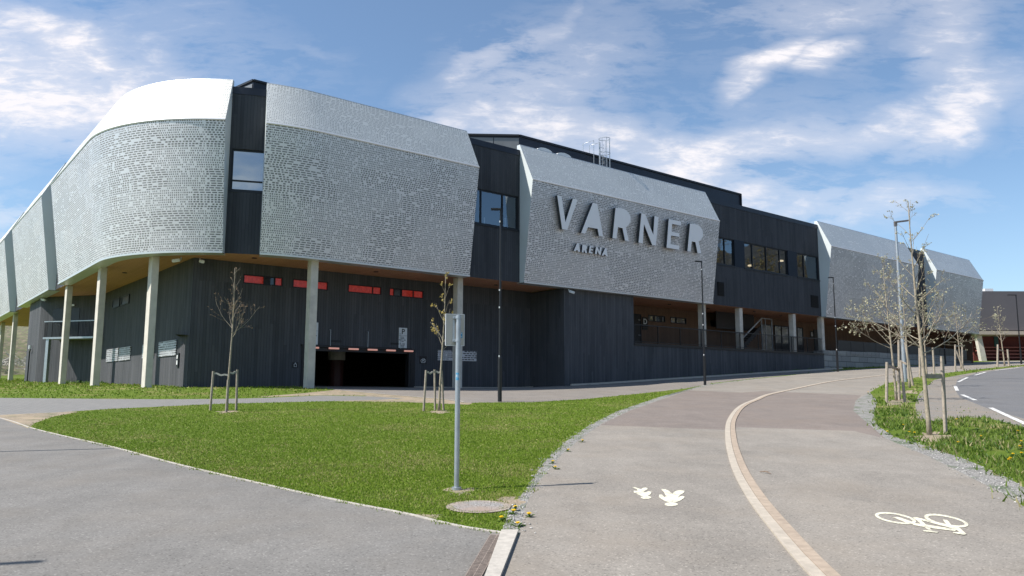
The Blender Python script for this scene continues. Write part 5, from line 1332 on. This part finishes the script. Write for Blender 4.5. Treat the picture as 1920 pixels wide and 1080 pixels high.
support(1706, 727, [(1686,720,1685,638),(1712,723,1697,642)], 1.5, 'two tall leaning stakes beside the tall road lamp', [(0, 1, .95)], slat=True, ri=.06)
tree(1738, 707, 5.0, 'budding tree hidden behind the trunk of the nearest verge tree', 41, 'barkpale', 'budcream', first=.36, nb_=14, L0=(1.3, .45), r0=.05, tang=(.6, 1.1), cfg=dict(rk, dens=(4.5, 4.5, 3), bud=4., maxd=2), bsz=.042, grp='young trees in buds along the right verge')
support(1738, 707, [(1725,708,1724,652),(1752,704,1749,652)], 1.5, 'two stakes flanking the trunk of the nearest verge tree in the distance', [(0, -.5, 0)], slat=True, ri=.06)
tree(1803, 692, 4.9, 'slim budding tree before the far end of the arena', 43, 'barkpale', 'budcream', lean=(-.25, 0), first=.38, nb_=14, L0=(1.6, .4), r0=.06, tang=(.6, 1.0), cfg=dict(rk, dens=(4, 4, 3), bud=3., maxd=2), bsz=.045, grp='young trees in buds along the right verge')
support(1803, 692, [(1791,697,1791,646),(1808,694,1793,658),(1805,693,1804,646)], 1.5, 'stakes round the slim tree before the far end of the arena', [(0, 2, 0)], slat=True, ri=.06)
tree(1884, 685.5, 5.4, 'farthest small tree before the red walled building', 47, 'barkpale', 'budcream', lean=(-.3, 0), first=.38, nb_=14, L0=(1.7, .4), r0=.07, tang=(.6, 1.0), cfg=dict(rk, dens=(4, 4, 3), bud=2., maxd=2), bsz=.045, grp='young trees in buds along the right verge')
support(1884, 685.5, [(1870,687.5,1871,646),(1892,686,1889,655)], 1.5, 'stakes round the farthest small tree', [(0, -.4, 0)], slat=True, ri=.08)
# brush heap and trees on the hillside behind the left columns
rb = random.Random(9)
def brush(x, y, n, L, lab):
    g = np.array([x, y, hz(x, 96) + (y - 96) * .17]); t = empty('cut_branches', g, lab, 'brushwood', 'brushwood piles on the hillside')
    mb = MB()
    for _ in range(n):
        a = g + np.array([rb.uniform(-4, 4), rb.uniform(-2, 2), rb.uniform(0, .6)]); d = np.array([rb.gauss(0, 1), rb.gauss(0, .6), abs(rb.gauss(.25, .4))]); d /= np.linalg.norm(d)
        mb.tube([a, a + d * L * rb.uniform(.3, 1) * .5, a + d * L * rb.uniform(.6, 1) + UPZ * -.1], [.05, .04, .02], 4)
    mb.build('branches', M['strap'], t)
brush(-58, 100, 90, 3.2, 'heap of pale cut branches seen between the two leftmost columns')
brush(-66, 104, 90, 3.2, 'heap of pale cut branches at the left frame edge')
brush(-52, 104, 60, 3.0, 'heap of pale cut branches close to the left wing wall')

# ---------------------------------------------------------------- grass, weeds, flowers
regs = [nm for nm, _ in REG] + ['ground']
def blades(name, x, y, h, w, mat_, label=None):
    n = len(x); z = H(x, y); a = rng.uniform(0, 2 * math.pi, n); tilt = rng.normal(0, .45, (n, 2))
    hh = h * rng.uniform(.55, 1.35, n); ww = w * rng.uniform(.7, 1.4, n)
    base = np.c_[x, y, z - .004]; side = np.c_[np.cos(a), np.sin(a), np.zeros(n)] * (ww / 2)[:, None]
    tip = base + np.c_[tilt[:, 0] * hh, tilt[:, 1] * hh, hh]
    V = np.empty((n * 3, 3)); V[0::3] = base - side; V[1::3] = base + side; V[2::3] = tip
    me = bpy.data.meshes.new(name); me.vertices.add(n * 3); me.vertices.foreach_set('co', V.ravel()); me.loops.add(n * 3); me.loops.foreach_set('vertex_index', np.arange(n * 3, dtype=np.int32))
    me.polygons.add(n); me.polygons.foreach_set('loop_start', np.arange(0, n * 3, 3, dtype=np.int32)); me.polygons.foreach_set('loop_total', np.full(n, 3, dtype=np.int32)); me.update(); me.validate()
    me.materials.append(mat_); o = bpy.data.objects.new(name, me); COL.objects.link(o); tag(o, kind='stuff')
    if label: tag(o, label)
    return o
def scatter(n, x0, x1, y0, y1, keep, dens_d=None, jit=0.):
    x = rng.uniform(x0, x1, n); y = rng.uniform(y0, y1, n)
    jn = np.sin(x * 7.3 + 3 * np.sin(y * 4.1)) * np.sin(y * 6.1 + 2 * np.cos(x * 5.7))
    c = classify(x + jit * (jn + rng.normal(0, .5, n)), y + jit * (np.roll(jn, 1) * 0 + rng.normal(0, .5, n))); nm = np.array(regs)[c]   # -1 picks 'ground'
    ok = np.isin(nm, keep); x, y = x[ok], y[ok]
    if dens_d is not None:
        p = dens_d(np.hypot(x, y)); k = rng.random(len(x)) < p; x, y = x[k], y[k]
    return x, y
fall = lambda d: np.clip((10. / np.maximum(d, 1.)) ** 1.6, .04, 1)
x1_, y1_ = scatter(1100000, -12.5, 4.5, 7, 24, ['lawn'], lambda d: np.clip((10.5 / d) ** 2.8, .05, 1), jit=.09)
x2_, y2_ = scatter(700000, -11, 18, 24, 50, ['lawn'], lambda d: np.clip(.33 * (24. / d) ** 1.8, .02, 1), jit=.12)
x, y = np.r_[x1_, x2_], np.r_[y1_, y2_]
k = np.hypot(x - c[0], (y - c[1])) > .27 + .09 * np.sin(np.arctan2(y - c[1], x - c[0]) * 5) * rng.random(len(x)); x, y = x[k], y[k]; d = np.hypot(x, y)
b = blades('lawn_grass', x, y, .019 * (1 + .02 * d), .0055 + .0009 * d, M['blades'])
x, y = scatter(160000, -60, 10, 22, 75, ['ground'], lambda d: np.clip((26. / d) ** 1.6, .05, .9))
iw = np.array([not (sn_[0] > -26.7 and sn_[1] < GF) for sn_ in [((xx - P0[0]) * ub[0] + (yy - P0[1]) * ub[1], (xx - P0[0]) * nb[0] + (yy - P0[1]) * nb[1]) for xx, yy in zip(x, y)]])
x, y = x[iw], y[iw]; d = np.hypot(x, y)
blades('upper_grass', x, y, .028 + .001 * d, .012 + .0012 * d, M['blades'])
x1_, y1_ = scatter(520000, 4.5, 22, 4, 30, ['ground'], lambda d: np.clip((9. / d) ** 1.5, .03, 1), jit=.16)
x2_, y2_ = scatter(160000, 14, 60, 28, 85, ['ground'], lambda d: np.clip((30. / d) ** 1.5, .03, 1) * .5, jit=.3)
x, y = np.r_[x1_, x2_], np.r_[y1_, y2_]
sel = (x / y > .36); x, y = x[sel], y[sel]
nn2 = rng.random(len(x)); cl_ = np.sin(x * 2.1 + 1.3 * np.sin(y * 1.7)) * np.sin(y * 1.9 + x); k = nn2 < np.where(np.hypot(x - 8.5, y - 16.1) < .5, .25, .40 + .6 * cl_); x, y = x[k], y[k]; d = np.hypot(x, y)
blades('verge_grass', x, y, .085 * (1 + .004 * d), .009 + .0012 * d, M['weeds'])
x, y = scatter(40000, -2, 14, 5.5, 46, ['gravel_edge', 'bare_dirt', 'road_shoulder'], lambda d: np.clip((9. / d) ** 1.2, .05, 1))
cl_ = np.sin(x * 5.3 + 2 * np.sin(y * 3.1)) * np.sin(y * 4.7 + x * 2); k = cl_ > .30; x, y = x[k], y[k]; d = np.hypot(x, y)
blades('edge_weeds', x, y, .035, .009 + .001 * d, M['weeds'])
# loose stones on the gravel edges
x, y = scatter(60000, -1, 9, 5.5, 24, ['gravel_edge'], lambda d: np.clip((8. / d) ** 2, .0, 1), jit=.10); x, y = x[:6000], y[:6000]
V = []; Fc = []
for i in range(len(x)):
    s_ = random.uniform(.006, .018); c3 = np.array([x[i], y[i], hz(x[i], y[i]) + s_ * .3]); bse = len(V)
    for dxy in ((1, 0, 0), (0, 1, 0), (-1, 0, 0), (0, -1, 0), (0, 0, .7), (0, 0, -.7)): V.append(tuple(c3 + np.array(dxy) * s_ * random.uniform(.7, 1.3)))
    for t in ((0, 1, 4), (1, 2, 4), (2, 3, 4), (3, 0, 4), (1, 0, 5), (2, 1, 5), (3, 2, 5), (0, 3, 5)): Fc.append(tuple(bse + q for q in t))
me = bpy.data.meshes.new('loose_stones'); me.from_pydata(V, [], Fc); sm_, n_, b_ = custom('loose_stone')
n_.link(n_.mix(n_.n('ShaderNodeNewGeometry').outputs['Random Per Island'], (.17, .165, .155), (.48, .46, .43)), b_.inputs['Base Color']); b_.inputs['Roughness'].default_value = .9
me.materials.append(sm_); o = bpy.data.objects.new('loose_stones', me); COL.objects.link(o); tag(o, kind='stuff')
# leafy weed rosettes
def leaf_clump(mb, c, n, L, w, rnd):
    for i in range(n):
        a = rnd.uniform(0, 6.28); e = rnd.uniform(.15, 1.0); l = L * rnd.uniform(.5, 1.2); d = np.array([math.cos(a) * math.cos(e), math.sin(a) * math.cos(e), math.sin(e)]); s_ = np.array([-math.sin(a), math.cos(a), 0]) * w * rnd.uniform(.6, 1.3)
        m_ = c + d * l * .55; t_ = c + d * l - UPZ * l * .22
        mb.face([c - s_ * .2, m_ - s_, t_, m_ + s_]); mb.face([c - s_ * .2, c + s_ * .2, m_ + s_]) if False else None
rw = random.Random(17); mb = MB()
x, y = scatter(2600, 4.8, 14, 6, 24, ['ground']); 
for xx, yy in zip(x, y):
    if xx / yy < .36 or rw.random() < .25: continue
    leaf_clump(mb, np.array([xx, yy, hz(xx, yy)]), rw.randint(4, 8), rw.uniform(.06, .15), .012, rw)
o = mb.build('verge_weeds', M['leaf']); tag(o, kind='stuff')
mb = MB()
for s_ in np.arange(-5.8, 27.5, .16):
    n0 = rw.uniform(.1, .9 + .02 * s_); 
    if s_ > 23.2: n0 = rw.uniform(.25, .6)
    P = W(s_, n0, 0); leaf_clump(mb, np.array([P[0], P[1], hz(P[0], P[1])]), rw.randint(5, 11), rw.uniform(.1, .1 + .22 * min(1, max(0, (s_ + 6) / 20))), .02, rw)
for s_, n_ in ((-28.2, -21.5), (-28.4, -20.3), (-28.1, -19.2), (-27.6, -17.6)):
    for _ in range(4):
        P = W(s_ + rw.gauss(0, .35), n_ + rw.gauss(0, .5), 0); leaf_clump(mb, np.array([P[0], P[1], hz(P[0], P[1])]), 9, .34, .03, rw)
o = mb.build('bed_plants', M['leaf']); tag(o, kind='stuff')
# dandelions, each its own thing
spots = [(963,961,'dandelion at the path edge beside the manhole, left of its pair'),(992,967,'large dandelion at the path edge right beside its pair'),(971,985,'dandelion close to the corner of the wide kerb'),(940,974,'dandelion low in the grass left of the kerb corner'),(966,954,'small dandelion right of the manhole cover'),(1037,866,'dandelion in the gravel edge above the sign shadow'),(1041,877,'dandelion just below another in the gravel edge'),(1066,844,'dandelion in the left gravel edge half way up'),(1092,826,'dandelion farthest up the left gravel edge'),
 (1664,812,'dandelion at the gravel edge of the verge left of the nearest tree'),(1694,799,'dandelion in the grass left of the nearest trunk'),(1705,813,'small dandelion under the nearest trunk, left one'),(1715,814,'small dandelion under the nearest trunk, right one'),(1797,833,'dandelion in the verge right of the stake foot'),(1840,821,'dandelion in the middle of the right verge'),(1909,811,'big dandelion topmost at the right frame edge'),(1915,831,'dandelion second from top at the right frame edge'),(1913,841,'dandelion third from top at the right frame edge'),(1916,854,'dandelion lowest at the right frame edge'),(1900,856,'dandelion just left of the lowest edge flower'),(1895,864,'dandelion at the left of the small right cluster'),(1892,867,'lowest dandelion of the small right cluster'),(1794,788,'pale dandelion by the bare gravel under the road bend'),(1628,735,'yellow flower at the tip of the right verge')]
for i, (px, py, lab) in enumerate(spots):
    g = G(px, py + 3); big_ = 1.25 if i in (0, 1, 15) else 1.1; big_ *= 1.05 + .02 * g[1]; hd = .07 if i > 8 else .04
    r_ = empty('dandelion', g, lab, 'flower', 'yellow dandelions at the path edges')
    mb = MB(); mb.tube([g, g + UPZ * hd], .0022 * big_, 5); mb.build('stem', M['leaf'], r_)
    mb = MB(); c3 = g + UPZ * hd; rd = .020 * big_
    for ly, (rr_, zz_, kk) in enumerate(((1., 0, 13), (.75, .006, 10), (.45, .010, 7))):
        for j in range(kk):
            a = 2 * math.pi * (j + .4 * ly) / kk; da = .26; f = lambda r, t, z: c3 + np.array([r * math.cos(t), r * math.sin(t), z])
            mb.face([f(0, a, zz_ - .004), f(rd * rr_ * .8, a - da, zz_), f(rd * rr_, a, zz_ + .003), f(rd * rr_ * .8, a + da, zz_)])
    mb.tube([c3 - UPZ * .008, c3 + UPZ * .004], [rd * .4, rd * .7], 8); mb.build('flower_head', M['dandy'], r_)
    mb = MB(); leaf_clump(mb, g, 9, .09, .012, rw); mb.build('leaves', M['leaf'], r_)
# pebbles and crumbs on the asphalt

# big bare trees across the road, outside the view, that the ribbon windows mirror
M['darkbark'] = mat('dark_bark', (.10, .075, .055), .85)
for i, (x, y, h) in enumerate(((70, 54, 19), (76, 66, 21), (84, 60, 22), (64, 43, 17), (92, 74, 22), (56, 30, 16))):
    tree(0, 0, h, ['bare tall tree nearest the road bend beyond the right edge', 'second bare tall tree beyond the right edge', 'tall tree deepest among the bare trees beyond the right edge', 'lower bare tree toward the viewer beyond the right edge', 'farthest bare tree beyond the right edge', 'smallest bare tree closest to the viewer beyond the right edge'][i], 60 + i, 'darkbark', 'budyellow', world=(x, y, hz(x, y)), first=.18, nb_=30, L0=(6.5, 2.2), r0=.32,
         cfg=dict(rmin=.022, seg=.7, dens=(2.2, 2.4, 2), bud=1.0, maxd=2, wig=.10, up=.04), tang=(.5, 1.0), bsz=.12, grp='tall bare trees across the road')

# unseen dark slope, added to darken what the glass and the metal mirror
mb = MB(); xs = np.linspace(72, 190, 24); ys = np.linspace(-70, 88, 34)
zz = np.array([[hz(min(x, 100), y) - 1 + (x - 72) * .42 * (1 if x < 140 else 140 / x) + 1.6 * math.sin(y * .21 + x * .1) + 1.1 * math.sin(y * .53) for x in xs] for y in ys])
for j in range(len(ys) - 1):
    for i in range(len(xs) - 1):
        mb.face([(xs[i], ys[j], zz[j, i]), (xs[i + 1], ys[j], zz[j, i + 1]), (xs[i + 1], ys[j + 1], zz[j + 1, i + 1]), (xs[i], ys[j + 1], zz[j + 1, i])])
tag(mb.build('hillside', M['hilldark'], smooth=True, merge=True), kind='structure')

# hall behind the upper ribbon windows
hall = MB()
def inner(mb, s0, s1, n0, n1, z0, z1):
    mb.face([W(s0, n1, z0), W(s1, n1, z0), W(s1, n1, z1), W(s0, n1, z1)]); mb.face([W(s0, n0, z0), W(s1, n0, z0), W(s1, n1, z0), W(s0, n1, z0)]); mb.face([W(s0, n0, z1), W(s1, n0, z1), W(s1, n1, z1), W(s0, n1, z1)])
    mb.face([W(s0, n0, z0), W(s0, n1, z0), W(s0, n1, z1), W(s0, n0, z1)]); mb.face([W(s1, n0, z0), W(s1, n1, z0), W(s1, n1, z1), W(s1, n0, z1)])
inner(hall, -15, 26, -.35, -9, 8.3, 12.2)
ho = hall.build('inner_hall', M['room'], arena)
for s_, n_, z_ in ((10.2, -2.5, 10.25), (11.3, -4.2, 9.9), (14.9, -2.6, 10.6), (15.9, -5., 9.6), (17.7, -3., 10.0), (19.0, -5, 10.1), (21.3, -2.4, 10.7), (-10.6, -4, 10.4)):
    mb = MB(); c = W(s_, n_, z_); mb.tube([c, c + UPZ * .1], [.22, .19], 16); l_ = mb.build('hall_lamp', M['lampwarm'], ho)
    mb = MB(); mb.tube([c + UPZ * .1, c + UPZ * (12.2 - z_)], .012, 5); mb.build('lamp_cord', M['black'], l_)
for s_ in (-13, -11.8, -10.3):
    mb = MB(); mb.boxw(s_, s_ + .05, -.55, -.5, 8.35, 9.5 + .2 * (s_ > -11)); mb.build('mullion_stand', M['white'], ho)
